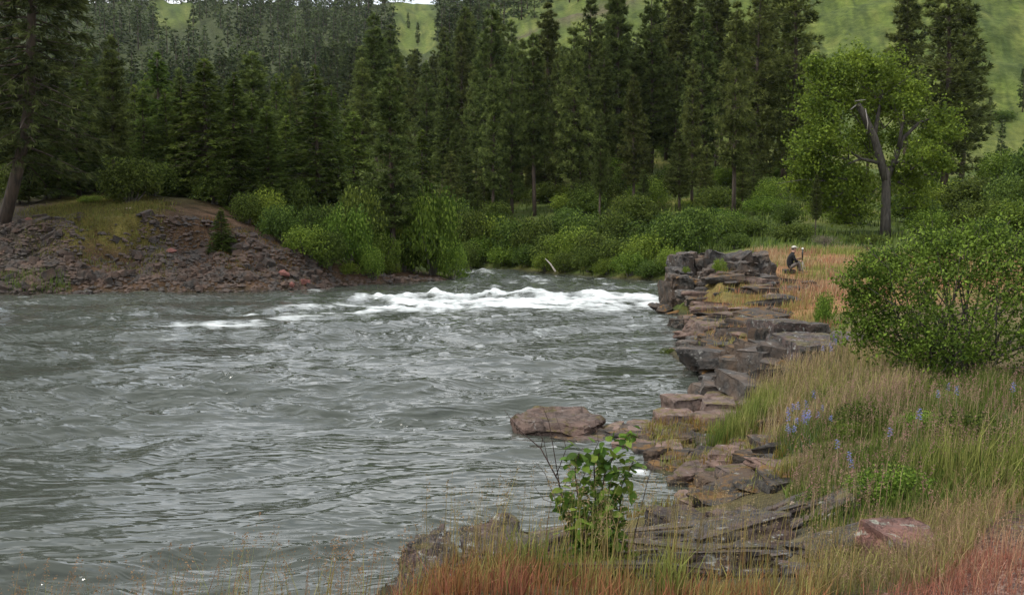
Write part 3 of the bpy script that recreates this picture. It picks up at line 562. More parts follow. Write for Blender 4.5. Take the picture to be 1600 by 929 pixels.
# ------------------------------------------------------------------ conifers
def trunk_path(h, rng, lean=(0, 0), wob=.012):
    t = np.linspace(0, 1, 9); p = np.zeros((9, 3)); p[:, 2] = t*h
    w_ = np.cumsum(rng.normal(0, wob*h*.4, (9, 2)), 0); w_ -= w_[0]; p[:, :2] = w_*.5 + np.outer(t, lean)
    if lean[0]: p[:, 0] += 1.15*np.clip(t*4.2, 0, 1)**.8
    return t, p
def pine(seed, h, Rr, cb, nb, tufts, k, ln, wd, c1, c2, style='pine', lean=(0, 0), droop=.0, r0=None, gaps=.25, limbs=True):
    rng = np.random.default_rng(seed); t, p = trunk_path(h, rng, lean); r0 = r0 or h*.0125
    mb = MB(); V, F = tube(p, r0*(1-t)**.8 + .015, 7); mb.add(V, F)
    cm = MB()
    ts = np.sort(cb + (1-cb)*rng.beta(1.0, 1.25, nb)); az = np.arange(nb)*2.399 + rng.normal(0, .5, nb)
    gap = rng.uniform(0, 1, 12)
    for i in range(nb):
        q = ts[i]; base = np.array([np.interp(q, t, p[:, j]) for j in range(3)])
        u = (q-cb)/(1-cb)
        if style == 'pine': prof = (min(1, .5 + 2.2*u))*(1-u)**.62 + .06
        else: prof = (1-u)**.85*(.75+.25*min(1, 4*u)) + .04
        if rng.uniform() < gaps*.5: prof *= rng.uniform(.35, .7)
        Lb = Rr*prof*rng.uniform(.72, 1.18)
        elev = (.35*u + .02 if style == 'pine' else .25*u - .12) + rng.normal(0, .12)
        d = np.array([math.cos(az[i])*math.cos(elev), math.sin(az[i])*math.cos(elev), math.sin(elev)])
        s = np.linspace(0, 1, 4); pts = base + np.outer(s*Lb, d); pts[:, 2] += (-droop*Lb*s**2 if style != 'pine' else .12*Lb*s**2)
        if limbs:
            V, F = tube(pts[[0, 1, 3]], np.array([.012*h*.12 + .012*Lb, .010*Lb+.008, .004]), 3, False); mb.add(V, F)
        n = max(2, int(tufts*(.35 + .65*Lb/Rr)))
        sv = rng.uniform(.28 if style == 'pine' else .12, 1.03, n); cpos = np.stack([np.interp(sv, s, pts[:, j]) for j in range(3)], 1)
        side = unit(np.cross(d, [0, 0, 1.]))
        wdt = (rng.uniform(-1, 1, n)*Lb*.30*(1.05-sv*.75))[:, None]
        cpos = cpos + side*wdt + rng.normal(0, .05 if style == 'pine' else .03, (n, 3))*Lb*np.array([1, 1, .8])
        dirs = d + side*np.sign(wdt)*.6 + (np.array([0, 0, .35]) if style == 'pine' else np.array([0, 0, -.1]))
        V, F = spray(cpos, dirs, k, ln, wd, .95 if style == 'pine' else .6, rng, 0 if style == 'pine' else .15)
        tt = np.repeat(np.clip(rng.normal(.45, .28, n) + rng.normal(0, .12), 0, 1), k*3)[:, None]
        cm.add(V, F, np.array(c1)*(1-tt) + np.array(c2)*tt)
    top = p[-1:] + [0, 0, -.1]; V, F = spray(np.repeat(top, 5, 0), np.tile([0, 0, 1.], (5, 1)), k, ln*1.1, wd, .7, rng); cm.add(V, F, c2)
    return mb.out('trunk', M_BARK), cm.out('crown', M_NEEDLE), h
PC1, PC2 = (.034, .048, .015), (.19, .225, .062)
FC1, FC2 = (.034, .056, .013), (.165, .22, .042)
PINES = [pine(10+i, 22, 2.7+.25*(i % 3), [.14, .22, .1, .3, .16, .2][i], 215, 15, 11, .52, .10, PC1, PC2, gaps=.5) for i in range(6)]
FIRS = [pine(30+i, 15, 2.7+.25*i, [.08, .12, .06, .16][i], 230, 17, 9, .42, .085, FC1, FC2, 'fir', droop=.22, gaps=.5) for i in range(4)]
SMALL = [pine(50+i, 13, 1.9+.2*(i % 3), .1+.06*(i % 3), 70, 8, 7, .6, .2, (.03, .043, .018), (.115, .145, .05), 'fir' if i % 2 else 'pine', droop=.15) for i in range(5)]
def merged(pr, name):
    """trunk and crown of a small far tree in one mesh"""
    Vs, Fs, Cs, Ms, n = [], [], [], [], 0
    for k, me in enumerate(pr[:2]):
        v = np.empty(len(me.vertices)*3, np.float32); me.vertices.foreach_get('co', v); f = np.empty(len(me.loops), np.int32); me.loops.foreach_get('vertex_index', f)
        c = np.empty(len(me.vertices)*4, np.float32); me.color_attributes['Col'].data.foreach_get('color', c)
        Vs.append(v.reshape(-1, 3)); Fs.append(f.reshape(-1, 3) + n); Cs.append(c.reshape(-1, 4)[:, :3]); Ms.append(np.full(len(f)//3, k)); n += len(v)//3
    return np.concatenate(Vs), np.concatenate(Fs), np.concatenate(Cs), np.concatenate(Ms)
SM = [merged(p_, 'small') for p_ in SMALL]
SMM = [mesh('conifer', V, F, [M_BARK, M_NEEDLE], C_, False, Mi) for V, F, C_, Mi in SM]
trng = random.Random(11)
def place(pr, name, label, cat, px, D, h, group=None, sx=1., by=None, lean=0.):
    x = (px-800)/FPX*D; z = H1(x, D) if by is None else P(px, by, D)[2]
    s = h/pr[2]
    e = thing(name, label, cat, (x, D, z-.15), (lean*.3, lean, trng.uniform(0, 6.28) if not lean else 0), (s*sx, s*sx, s), group)
    obj('trunk', pr[0], e); obj('crown', pr[1], e); return e
def hgt(base, top, D): return P(800, top, D)[2] - P(800, base, D)[2]
# the leaning fir that frames the scree bank
BIG = pine(70, 24, 4.7, .13, 260, 26, 10, .5, .07, (.026, .035, .012), (.10, .115, .034), 'fir', lean=(.3, 0), droop=.10, r0=.31, gaps=.5)
e = place(BIG, 'fir_tree', 'big dark fir with bent trunk and long level branches above the scree boulders', 'tree', 8, 55, 24, by=345)
e.rotation_euler = (0, .03, 0)
BIG2 = pine(71, 22, 4.4, .2, 170, 18, 10, .58, .085, (.026, .034, .014), (.08, .09, .034), 'fir', droop=.12, r0=.3)
place(BIG2, 'fir_tree', 'dark fir standing beside the bent-trunked fir', 'tree', -70, 58, 23)
LF = 'fir in the wood on top of the eroded bank'
for (px, bs, tp, D, pr, sx, nm, lab, gp_) in [
  (180, 322, 55, 66, PINES[3], .95, 'pine_tree', 'slim pine with bare dark lower trunk above the grassy scree', None),
  (347, 404, 322, 55.5, FIRS[0], 1.75, 'young_fir', 'small bright young fir alone on the bare soil bank', None),
  (615, 424, 108, 63.5, PINES[1], 1.15, 'pine_tree', 'open-crowned pine with bare trunk standing near the river bend', None),
  (500, 345, 102, 67, FIRS[1], 1.15, 'fir_tree', 'pointed dark green fir behind the shrubby slope of the bank', None),
  (398, 320, 15, 80, PINES[4], 1.25, 'pine_tree', 'tall round-headed pine rising above the firs on the bank', None),
  (228, 306, 142, 68, FIRS[2], .95, 'fir_tree', 'light green pointed fir just behind the slim bare-trunked pine', None),
  (325, 322, 92, 66, FIRS[3], 1.2, 'fir_tree', LF, 1), (365, 330, 112, 64.5, FIRS[0], 1.2, 'fir_tree', LF, 1), (285, 316, 118, 67, FIRS[1], 1.1, 'fir_tree', LF, 1), (252, 300, 60, 78, FIRS[2], 1.1, 'fir_tree', LF, 1), (555, 350, 140, 74, FIRS[3], 1.15, 'fir_tree', LF, 1), (445, 335, 132, 78, FIRS[0], 1.2, 'fir_tree', LF, 1), (420, 345, 165, 66, FIRS[2], 1.2, 'fir_tree', LF, 1), (140, 310, 90, 80, FIRS[1], 1.1, 'fir_tree', LF, 1), (95, 308, 130, 74, FIRS[0], 1.1, 'fir_tree', LF, 1), (468, 335, 180, 69, FIRS[3], 1.2, 'fir_tree', LF, 1), (530, 350, 200, 68, FIRS[2], 1.2, 'fir_tree', LF, 1), (590, 330, 170, 84, FIRS[1], 1.2, 'fir_tree', LF, 1), (40, 305, 110, 84, FIRS[3], 1.1, 'fir_tree', LF, 1), (200, 300, 100, 88, FIRS[3], 1.2, 'fir_tree', LF, 1), (660, 330, 185, 96, FIRS[2], 1.2, 'fir_tree', LF, 1), (310, 310, 150, 72, FIRS[2], 1.2, 'fir_tree', LF, 1), (385, 325, 190, 66, FIRS[1], 1.2, 'fir_tree', LF, 1)]:
    place(pr, nm, lab, 'tree', px, D, hgt(bs, tp, D), 'firs on the eroded bank' if gp_ else None, sx*1.25 if 'fir_' in nm else sx*1.1, by=bs if D < 68 else None)
CPN = 'tall dark pine in the stand behind the far bank willows'
for i, (px, bs, tp, D, sx) in enumerate([(725, 300, 150, 100, .9), (770, 330, 95, 98, .9), (800, 335, 72, 100, .85), (835, 335, 52, 98, .95), (870, 330, 105, 104, .9), (895, 336, 42, 97, .95), (960, 300, 20, 118, 1), (990, 326, 110, 95, .95), (1040, 246, -30, 131, 1.15), (1066, 252, -45, 128, 1.15), (1015, 300, 5, 118, 1), (1095, 312, 22, 106, 1), (1080, 322, 95, 100, .9), (855, 320, 32, 114, .95), (920, 318, 28, 115, .95), (1118, 300, -10, 122, 1), (1180, 300, 50, 128, 1), (940, 290, 60, 126, .9), (700, 300, 70, 118, 1), (745, 300, 90, 112, .95), (668, 290, 95, 128, 1), (815, 300, 75, 122, .95), (880, 290, 95, 128, 1)]):
    place(PINES[i % 6], 'pine_tree', CPN, 'tree', px, D, hgt(bs, tp, D), 'pines behind the far bank willows', sx)
for (px, bs, tp, D, k, sx, lab) in [(936, 356, 172, 84, 3, .75, 'short thin pine standing forward just behind the far bank willows'), (1145, 336, 5, 88, 1, .85, 'full-height pine standing forward at the end of the willows'), (1236, 308, -70, 106, 2, 1.1, 'dense columnar pine nearest the cottonwood on the willow side'), (1222, 300, -40, 116, 5, 1.1, 'dense columnar pine standing just behind its twin beside the cottonwood'), (1273, 362, 262, 73, 3, .9, 'small ragged young pine below the cottonwood branches'),
      (1412, 262, -60, 124, 3, 1.1, 'tall pine with bare lower trunk behind the cottonwood crown'), (1472, 318, -55, 106, 2, 1.3, 'broad dark full-crowned pine behind the cottonwood'), (1498, 262, -40, 132, 4, 1.2, 'tall dark pine behind the broad full-crowned one'), (1352, 280, 85, 128, 5, .9, 'half-hidden pine with ragged top behind the cottonwood crown')]:
    place(PINES[k], 'pine_tree', lab, 'tree', px, D, hgt(bs, tp, D), None, sx)
CLEAR = [[(254, 36), (254, 14), (300, 14), (304, 36)], [(622, 82), (622, 12), (680, 12), (680, 84)], [(765, 100), (960, 55), (1030, 40), (1030, -10), (960, 4), (765, 62)], [(1030, 240), (1030, -80), (1900, -80), (1900, 300)]]
def inpoly(px, py, poly):
    r = False; n = len(poly)
    for i in range(n):
        (a, b_), (c, d) = poly[i], poly[(i+1) % n]
        if (b_ > py) != (d > py) and px < a + (py-b_)/(d-b_)*(c-a): r = not r
    return r
def blocked(px, D, z, h, polys, half):
    for f_ in (0, .35, .7, .95):
        py = HOR - (z + h*f_ - CAMH)/D*FPX
        for dx in (-half, 0, half):
            if any(inpoly(px+dx, py, q) for q in polys): return True
    return False
cand = []
nrg = np.random.default_rng(21)
def fill(n, px0, px1, D0, D1, h0, h1, polys, mind):
    k = 0; tries = 0
    while k < n and tries < n*14:
        tries += 1; D = math.sqrt(nrg.uniform(D0**2, D1**2)); px = nrg.uniform(px0, px1); x = (px-800)/FPX*D; h = nrg.uniform(h0, h1)
        if any((x-c[0])**2 + (D-c[1])**2 < mind**2 for c in cand): continue
        z = H1(x, D)
        if z < 1.5 or blocked(px, D, z, h, polys, 1.2/D*FPX): continue
        cand.append((x, D, z, h, px)); k += 1
fill(85, 560, 1200, 104, 200, 13, 21, CLEAR[:3], 2.8)
fill(90, -120, 600, 84, 200, 9, 13.5, CLEAR[:3], 3.2)
n_mid = len(cand)
fill(190, -150, 1000, 200, 330, 11, 16, CLEAR, 4.5)
n_hill = len(cand)
fill(900, -200, 1010, 330, 660, 10, 16, CLEAR, 3.4)
# a few lone trees on the clearings and the open slope
for px, D, h in [(655, 440, 9), (640, 500, 8), (1590, 200, 8), (1560, 160, 7), (1540, 190, 6), (1100, 330, 9)]:
    x = (px-800)/FPX*D; obj_z = H1(x, D); o = obj('conifer', SMM[px % 5], None, (x, D, obj_z-.2), (0, 0, px), h/13)
    tag(o, 'lone small conifer on the open grassy slope', 'tree', 'lone conifers on the grassy slopes')
for i, (x, D, z, h, px) in enumerate(cand[:n_mid]):
    pr = (PINES[i % 6] if px > 560 or i % 3 == 0 else FIRS[i % 4]); left_ = px <= 560
    s = h/pr[2]; e = thing('pine_tree' if pr in PINES else 'fir_tree', 'dark conifer deep in the wood behind the eroded bank' if left_ else 'pine deep in the stand, behind the pines nearest the willows', 'tree', (x, D, z-.2), (0, 0, i*1.3), (s, s, s), 'conifers deep in the bank wood' if left_ else 'pines deep in the far stand')
    obj('trunk', pr[0], e); obj('crown', pr[1], e)
ind = cand[n_mid:n_hill]
for i, (x, D, z, h, px) in enumerate(ind):
    o = obj('conifer', SMM[i % 5], None, (x, D, z-.3), (0, 0, i*1.1), (h/13*1.25, h/13*1.25, h/13)); tag(o, 'dark conifer on the lower slope of the wooded hill', 'tree', 'conifers on the wooded hill')
Vs, Fs, Cs, Ms, nn = [], [], [], [], 0
LOW = [merged(pine(80+i, 13, 2.2, .1, 32, 4, 5, .95, .42, (.032, .045, .02), (.11, .14, .055), 'fir' if i % 2 else 'pine', droop=.15, limbs=False), '') for i in range(4)]
for i, (x, D, z, h, px) in enumerate(cand[n_hill:]):
    V, F, C_, Mi = LOW[i % 4]; a = i*1.7; s = h/13; v = V*[s*1.25, s*1.25, s]
    v = np.stack([v[:, 0]*math.cos(a)-v[:, 1]*math.sin(a) + x, v[:, 0]*math.sin(a)+v[:, 1]*math.cos(a) + D, v[:, 2] + z - .3], 1)
    Vs.append(v); Fs.append(F+nn); Cs.append(C_*nrg.uniform(.65, 1.3)); Ms.append(Mi); nn += len(v)
o = obj('distant_forest', mesh('distant_forest', np.concatenate(Vs), np.concatenate(Fs), [M_BARK, M_NEEDLE], np.concatenate(Cs), False, np.concatenate(Ms)))
o['kind'] = 'stuff'; tag(o, 'distant conifer forest covering the hill up to the ridge', 'forest')

# ------------------------------------------------------------------ broadleaf shrubs
def shrub(seed, n, size, c1, c2, lobes=7, shape=(1, 1, .8), stems=9):
    """unit shrub: about 2 wide, height about 1.5 at scale 1"""
    rng = np.random.default_rng(seed); cm = MB(); sm = MB()
    cen = []
    for i in range(lobes):
        a = rng.uniform(0, 6.28); r = rng.uniform(.05, .62); cen.append((r*math.cos(a), r*math.sin(a), rng.uniform(.4, 1.0)*(1.15-r*.5), rng.uniform(.28, .5)))
    per = n//lobes
    for (x, y, z, r) in cen:
        d = unit(rng.normal(size=(per, 3))); rad = r*rng.uniform(.25, 1, per)**.5*(1 + .35*vnoise(d[:, 0]*2.2+x*9, d[:, 1]*2.2, d[:, 2]*2.2, seed))
        p = np.array([x, y, z]) + d*rad[:, None]*[1.1, 1.1, .9]; p[:, 2] = np.maximum(p[:, 2], .02)
        p *= shape
        V, F = leafq(p, size, rng)
        tw = vnoise(p[:, 0]*5, p[:, 1]*5, p[:, 2]*5, seed+3)*.3
        tt = np.repeat(np.clip(rng.normal(.42, .22, per) + tw, 0, 1), 4)[:, None]
        cm.add(V, F, np.array(c1)*(1-tt) + np.array(c2)*tt)
    # loose sprigs breaking the outline
    ns = n//14; a = rng.uniform(0, 6.28, ns); zz = rng.uniform(.3, 1.45, ns); rr_ = .85*np.sqrt(np.clip(1.1-(zz-.5)**2, .05, 1))*rng.uniform(.8, 1.1, ns)
    base = np.stack([rr_*np.cos(a), rr_*np.sin(a), zz], 1)*shape
    for q in range(4):
        V, F = leafq(base*(1-.05*q), size, rng); cm.add(V, F, c2 if q % 2 else c1)
    for i in range(stems):
        x, y, z, r = cen[i % lobes]; p = np.array([[x*.15, y*.15, 0], [x*.5, y*.5, z*.5], [x, y, z]])*shape
        V, F = tube(p + rng.normal(0, .03, (3, 3))*[[0], [1], [1]], [.03, .02, .008], 4, False); sm.add(V, F)
    return cm.out('foliage', M_LEAF), sm.out('stem', M_BARKG)
WIL = [shrub(200+i, 3600, .085, (.045, .07, .016), (.16, .215, .042), 8) for i in range(4)]
LITE = [shrub(210+i, 3600, .08, (.07, .115, .018), (.235, .315, .05), 8) for i in range(3)]
DRY = shrub(220, 1500, .06, (.12, .10, .07), (.24, .21, .15), 6)
def bush(pr, name, label, px, D, wpx, hpx, group=None, by=None, cat='shrub', shift=0.):
    hpx = hpx*trng.uniform(.75, 1.3)
    x = (px-800)/FPX*D; z = (H1(x, D) if by is None else P(px, by, D)[2]); wd = wpx/FPX*D/2; h = hpx/FPX*D/1.3
    e = thing(name, label, cat, (x, D, z-.1), (0, 0, trng.uniform(0, 6.28)), (wd, wd, h), group); obj('foliage', pr[0], e); obj('stem', pr[1], e); return e
WLAB, WGR = 'dense green willow in the thicket along the far bank', 'willows along the far bank'
for i, (px, D, wp, hp) in enumerate([(735, 80, 75, 82), (768, 80, 80, 92), (803, 78, 80, 88), (838, 76, 80, 72), (752, 78.3, 60, 52), (790, 76.6, 60, 50), (826, 75, 60, 50), (862, 73, 75, 60), (898, 71.5, 80, 66), (935, 69, 80, 64), (972, 67, 85, 66), (1012, 65.5, 90, 70), (1052, 66, 90, 74), (1092, 68, 90, 72), (1125, 72, 80, 60), (915, 76, 90, 66), (960, 74, 80, 64), (1010, 73, 90, 70), (1060, 74, 90, 70), (1150, 74, 70, 48), (706, 84, 80, 90), (878, 77, 70, 62), (853, 71.6, 50, 40), (885, 69.6, 50, 40), (918, 67.8, 55, 40), (950, 65.8, 50, 38), (985, 64, 55, 40), (1020, 62.6, 55, 40), (735, 77.6, 50, 40), (1050, 62.4, 50, 40)]):
    bush((WIL+LITE)[(i*5) % 7] if i % 3 else WIL[i % 4], 'willow_shrub', WLAB, px, D, wp*1.12, hp, WGR)
GLAB, GGR = 'low green bush on the slope beneath the pines', 'bushes beneath the pines'
brg = random.Random(31)
for i in range(90):
    D = brg.uniform(82, 150); px = brg.uniform(640, 1250); q = brg.uniform(1.5, 3.8)
    bush((WIL+LITE)[i % 7], 'bush', GLAB, px, D, q/D*FPX*1.3, q*.75/D*FPX, GGR)
for i in range(26):
    D = brg.uniform(86, 125); px = brg.uniform(650, 1230); place(PINES[i % 6], 'young_pine', 'young pine growing among the bushes beneath the tall pines', 'tree', px, D, brg.uniform(3.5, 8), 'young pines beneath the stand', 1.35)
MLAB, MGR = 'rounded green bush in the meadow around the cottonwood', 'bushes around the cottonwood'
for i, (px, D, wp, hp) in enumerate([(1170, 74, 90, 40), (1240, 70, 80, 30), (1330, 82, 90, 36), (1420, 84, 110, 50), (1190, 88, 70, 45), (1300, 92, 90, 50), (1460, 92, 120, 60), (1520, 88, 120, 70), (1580, 82, 110, 80), (1560, 110, 90, 60), (1620, 90, 120, 90), (1450, 75, 90, 40), (1530, 74, 110, 60), (1600, 70, 130, 80), (1230, 80, 60, 40), (1350, 70, 80, 26), (1320, 100, 90, 60), (1270, 96, 70, 50), (1130, 80, 70, 40), (1430, 110, 90, 50), (1680, 76, 140, 110), (1150, 66, 60, 26), (1490, 66, 90, 34)]):
    bush((WIL+LITE)[(i*3) % 7], 'bush', MLAB, px, D, wp, hp, MGR)
bush(DRY, 'dry_bush', 'pale grey leafless bush behind the orange grass', 1288, 64, 62, 26)
for i in range(84):
    D = brg.uniform(150, 400); px = brg.choice([brg.uniform(1040, 1750), brg.uniform(1430, 1700)]); q = brg.uniform(1.0, 4)
    bush(WIL[i % 4], 'bush', 'dark bush scattered on the open grassy hillside', px, D, q/D*FPX*1.5, q*.55/D*FPX, 'bushes on the grassy hillside')
BLAB, BGR = 'leafy green bush on the slope of the eroded bank', 'bushes on the eroded bank'
for i, (px, D, wp, hp) in enumerate([(440, 58.5, 90, 70), (480, 57.4, 95, 80), (515, 57.6, 70, 75), (545, 59, 90, 110), (500, 60.5, 100, 100), (420, 62, 80, 70), (565, 62, 100, 130), (588, 61.5, 80, 95), (530, 64, 100, 120), (605, 66, 90, 120), (460, 65, 90, 80), (545, 58.4, 40, 34), (385, 61, 60, 46), (580, 58.8, 50, 50), (630, 64.5, 60, 70), (610, 61.5, 44, 40)]):
    bush(LITE[i % 3] if i % 2 else WIL[i % 4], 'bush', BLAB, px, D, wp, hp, BGR)
ULAB, UGR = 'dark bush under the firs behind the crest of the eroded bank', 'bushes under the firs'
for i in range(30):
    D = brg.uniform(60.5, 80); px = brg.uniform(-60, 420); q = brg.uniform(1.4, 3.2)
    bush(WIL[i % 4], 'bush', ULAB, px, D, q/D*FPX*1.3, q*.8/D*FPX, UGR)
for i in range(14):
    px = brg.uniform(-20, 430); D = brg.uniform(61, 72); place(FIRS[i % 4], 'young_fir', 'young fir filling in under the taller firs of the eroded bank', 'tree', px, D, brg.uniform(3.5, 7), 'young firs on the eroded bank', 1.5)
bush(LITE[0], 'bush', 'tall bright green bush at the tip of the eroded bank, overhanging the river', 678, 64.2, 110, 140, by=440)
bush(LITE[1], 'bush', 'bright green bush low beside the water at the tip of the bank', 706, 63.6, 56, 80, by=440)
bush(LITE[2], 'bush', 'upright bright bush between the open-crowned pine and bank tip', 648, 66, 80, 130, by=432)
for (px, D, wp, hp, lab) in [(150, 62, 60, 22, 'low green plant clump on the grassy crest of the bank'), (1124, 41.6, 26, 36, 'small bright bush growing from a crack of the grey bluff'), (1072, 42, 15, 24, 'tiny bush on the river corner of the grey bluff')]:
    bush(LITE[0], 'bush', lab, px, D, wp, hp, by=430 if px > 1000 else None)
bush(LITE[1], 'bush', 'bright broad-leaved bush on the stepped ledges above the water', 1122, 34.4, 56, 34, by=503)
bush(LITE[2], 'bush', 'upright green bush at the edge of the stepped ledges beside the tall block', 1292, 27, 44, 62, by=512)
bush(WIL[1], 'bush', 'dull sparse bush at the waterline below the stepped ledges', 1045, 28.6, 36, 24, by=556)
for i in range(26):
    D = brg.uniform(9.2, 16.5); px = brg.uniform(1290, 1680); q = brg.uniform(.25, .6)
    bush(LITE[i % 3] if i % 3 else WIL[i % 4], 'leafy_herb', 'low leafy green herb clump in the meadow grass', px, D, q/D*FPX*1.3, q*.7/D*FPX, 'leafy herbs in the meadow', cat='herb')
# the large shrub
def big_shrub():
    rng = np.random.default_rng(77); cm = MB(); sm = MB(); D0 = 17.2
    base = ground_at(1482, D0)
    lob = [(1400, 470, 60, 70, -.2), (1350, 440, 42, 40, 0), (1440, 415, 55, 50, .3), (1500, 400, 60, 45, .4), (1560, 412, 60, 55, .3), (1600, 450, 80, 80, 0), (1500, 470, 90, 80, -.7), (1420, 530, 65, 50, -.5), (1350, 500, 36, 44, -.2), (1480, 550, 80, 40, -.7), (1580, 530, 80, 60, -.5), (1660, 480, 80, 90, .2), (1680, 560, 60, 50, 0), (1620, 400, 60, 50, .8), (1535, 368, 38, 24, .9), (1462, 380, 34, 24, .9), (1385, 412, 36, 26, .5)]
    for i, (px, py, rx, rz, dy) in enumerate(lob):
        c = P(px, py, D0+dy) - base; rx, rz = rx/FPX*D0, rz/FPX*D0; n = int(26000*rx*rz)
        n = min(max(n, 700), 1800)
        d = unit(rng.normal(size=(n, 3))); rad = rng.uniform(.3, 1, n)**.45*(1 + .75*vnoise(d[:, 0]*2.6+i, d[:, 1]*2.6, d[:, 2]*2.6, 5))
        p = c + d*rad[:, None]*[rx, rx*.9, rz]; p[:, 2] = np.maximum(p[:, 2], .05)
        V, F = leafq(p, .062, rng, .6, .55)
        tt = np.repeat(np.clip(rng.normal(.42, .2, n) + .35*vnoise(p[:, 0]*3, p[:, 1]*3, p[:, 2]*3, 8), 0, 1), 4)[:, None]
        cm.add(V, F, np.array((.024, .042, .008))*(1-tt) + np.array((.18, .235, .034))*tt)
        for _ in range(5):
            e_ = c + rng.normal(size=3)*[rx*.6, rx*.6, rz*.6]; e_[2] = max(e_[2], .25); s0 = np.array([rng.uniform(-.5, .7), rng.uniform(-.4, .4), -.1]); mid = (s0+e_)*.5 + rng.normal(0, .12, 3)
            V, F = tube([s0, mid, e_], [.022, .014, .004], 4, False); sm.add(V, F)
        # shoots that stick out past the mass, leaves along them
        for _ in range(16):
            dd_ = unit(rng.normal(size=3) + [0, -.2, .7]); s0 = c + dd_*[rx, rx, rz]*.8; e_ = s0 + dd_*rng.uniform(.15, .38)
            V, F = tube([s0, e_], [.005, .002], 3, False); sm.add(V, F)
            lp = s0 + np.outer(np.linspace(.1, 1, 9), e_-s0) + rng.normal(0, .02, (9, 3)); V, F = leafq(lp, .06, rng, .6, .55); cm.add(V, F, (.2, .26, .038))
    e = thing('large_shrub', 'large dense green shrub with small leaves beside the log and lichen-spotted blocks', 'shrub', base)
    obj('foliage', cm.out('foliage', M_LEAF), e); obj('stem', sm.out('stem', M_BARKG), e)
big_shrub()
# the old cottonwood
def cottonwood():
    rng = np.random.default_rng(90); D0 = 76.; base = P(1383, 368, D0); wood = MB(); cm = MB()
    def path(pts, r): 
        V, F = tube([P(a, b_, D0+dy) - base for a, b_, dy in pts], r, 8); wood.add(V, F)
    path([(1383, 374, 0), (1384, 330, 0), (1385, 285, .1), (1384, 262, .2)], [.42, .34, .32, .3])
    path([(1385, 285, .1), (1376, 250, .2), (1366, 215, .1), (1352, 185, 0), (1340, 162, -.2)], [.3, .3, .27, .25, .2])
    path([(1385, 280, .1), (1396, 255, .3), (1404, 235, .4), (1412, 215, .6), (1436, 192, .8), (1462, 182, .9)], [.26, .2, .17, .14, .1, .05])
    path([(1404, 235, .4), (1408, 205, 0), (1414, 178, -.3), (1410, 150, -.3)], [.15, .12, .09, .04])
    path([(1366, 215, .1), (1372, 180, .8), (1378, 140, 1), (1374, 105, 1)], [.17, .13, .09, .04])
    path([(1376, 255, .2), (1345, 248, -.6), (1318, 230, -1), (1290, 222, -1)], [.14, .1, .07, .04])
    path([(1352, 185, 0), (1330, 150, 1), (1316, 125, 1.2)], [.14, .09, .04])
    path([(1396, 255, .3), (1430, 250, -.8), (1462, 242, -1)], [.12, .08, .03])
    path([(1345, 248, -.6), (1310, 262, -1), (1272, 268, -1.2)], [.08, .06, .03])
    lob = [(1290, 150, 38, 28, 0), (1320, 118, 46, 34, .8), (1362, 108, 44, 30, 1), (1290, 118, 32, 24, 0), (1398, 128, 36, 28, 1), (1285, 178, 34, 24, -.4), (1420, 165, 26, 20, -.4), (1265, 235, 32, 26, -1), (1300, 225, 40, 28, -1), (1255, 268, 26, 22, -1), (1300, 265, 40, 26, -.9), (1335, 275, 34, 26, 1), (1470, 182, 24, 20, .9), (1484, 205, 20, 18, .6), (1455, 212, 26, 20, 0), (1440, 245, 34, 22, -1), (1410, 270, 34, 24, 1), (1470, 255, 24, 18, -.8), (1330, 160, 30, 22, 1.2), (1380, 165, 28, 24, 1.4), (1350, 215, 34, 28, 1.8), (1330, 310, 40, 24, 1.2), (1430, 290, 30, 20, 1.4), (1280, 205, 34, 22, -.5), (1340, 90, 26, 14, .8), (1405, 215, 24, 22, 1.8), (1290, 290, 28, 22, 0), (1248, 292, 22, 16, -.6), (1285, 318, 30, 18, .4), (1325, 335, 30, 18, 1.5), (1430, 320, 26, 16, 1.6), (1272, 100, 18, 12, 0), (1432, 140, 18, 14, .4)]
    for i, (px, py, rx, rz, dy) in enumerate(lob):
        c = P(px, py, D0+dy) - base; rx, rz = rx/FPX*D0*1.08, rz/FPX*D0*1.08; n = int(620*rx*rz) + 260
        d = unit(rng.normal(size=(n, 3))); rad = rng.uniform(.1, 1, n)**.5*(1 + .9*vnoise(d[:, 0]*2.4+i, d[:, 1]*2.4, d[:, 2]*2.4, 5))
        p = c + d*rad[:, None]*[rx, rx*1.0, rz]; V, F = leafq(p, .21, rng, .5, .75)
        tt = np.repeat(np.clip(rng.normal(.45, .2, n) + .35*vnoise(p[:, 0]*.9, p[:, 1]*.9, p[:, 2]*.9, 8), 0, 1), 4)[:, None]
        cm.add(V, F, np.array((.06, .09, .014))*(1-tt) + np.array((.25, .30, .04))*tt)
        for _ in range(3):
            e_ = c + rng.normal(size=3)*[rx*.5, rx*.5, rz*.5]; s0 = c*np.array([.7, .7, .8]) + np.array([0, 0, .2]); V, F = tube([s0, (s0+e_)/2 + rng.normal(0, .15, 3), e_], [.05, .03, .01], 4, False); wood.add(V, F)
    e = thing('cottonwood_tree', 'old spreading broadleaf tree with broken limb and bright green leaves', 'tree', base)
    obj('trunk', wood.out('trunk', M_BARKG, True), e); obj('crown', cm.out('crown', M_LEAF), e)
    for pts, r in [([(1342, 166, -.4), (1336, 158, -.5), (1352, 156, -.6)], [.1, .06, .02]), ([(1338, 164, -.4), (1328, 172, -.6)], [.05, .02]), ([(1352, 170, -.3), (1356, 192, -.6), (1354, 210, -.7)], [.04, .03, .01]), ([(1414, 180, -.4), (1410, 172, -.6), (1412, 186, -.7)], [.05, .04, .02])]:
        sn = MB(); V, F = tube([P(a, b_, D0+dy) - base for a, b_, dy in pts], r, 5); sn.add(V, F)
        o = obj('broken_branch', sn.out('broken_branch', M_PALEW), e); o['label'] = 'bleached broken branch stub'
cottonwood()

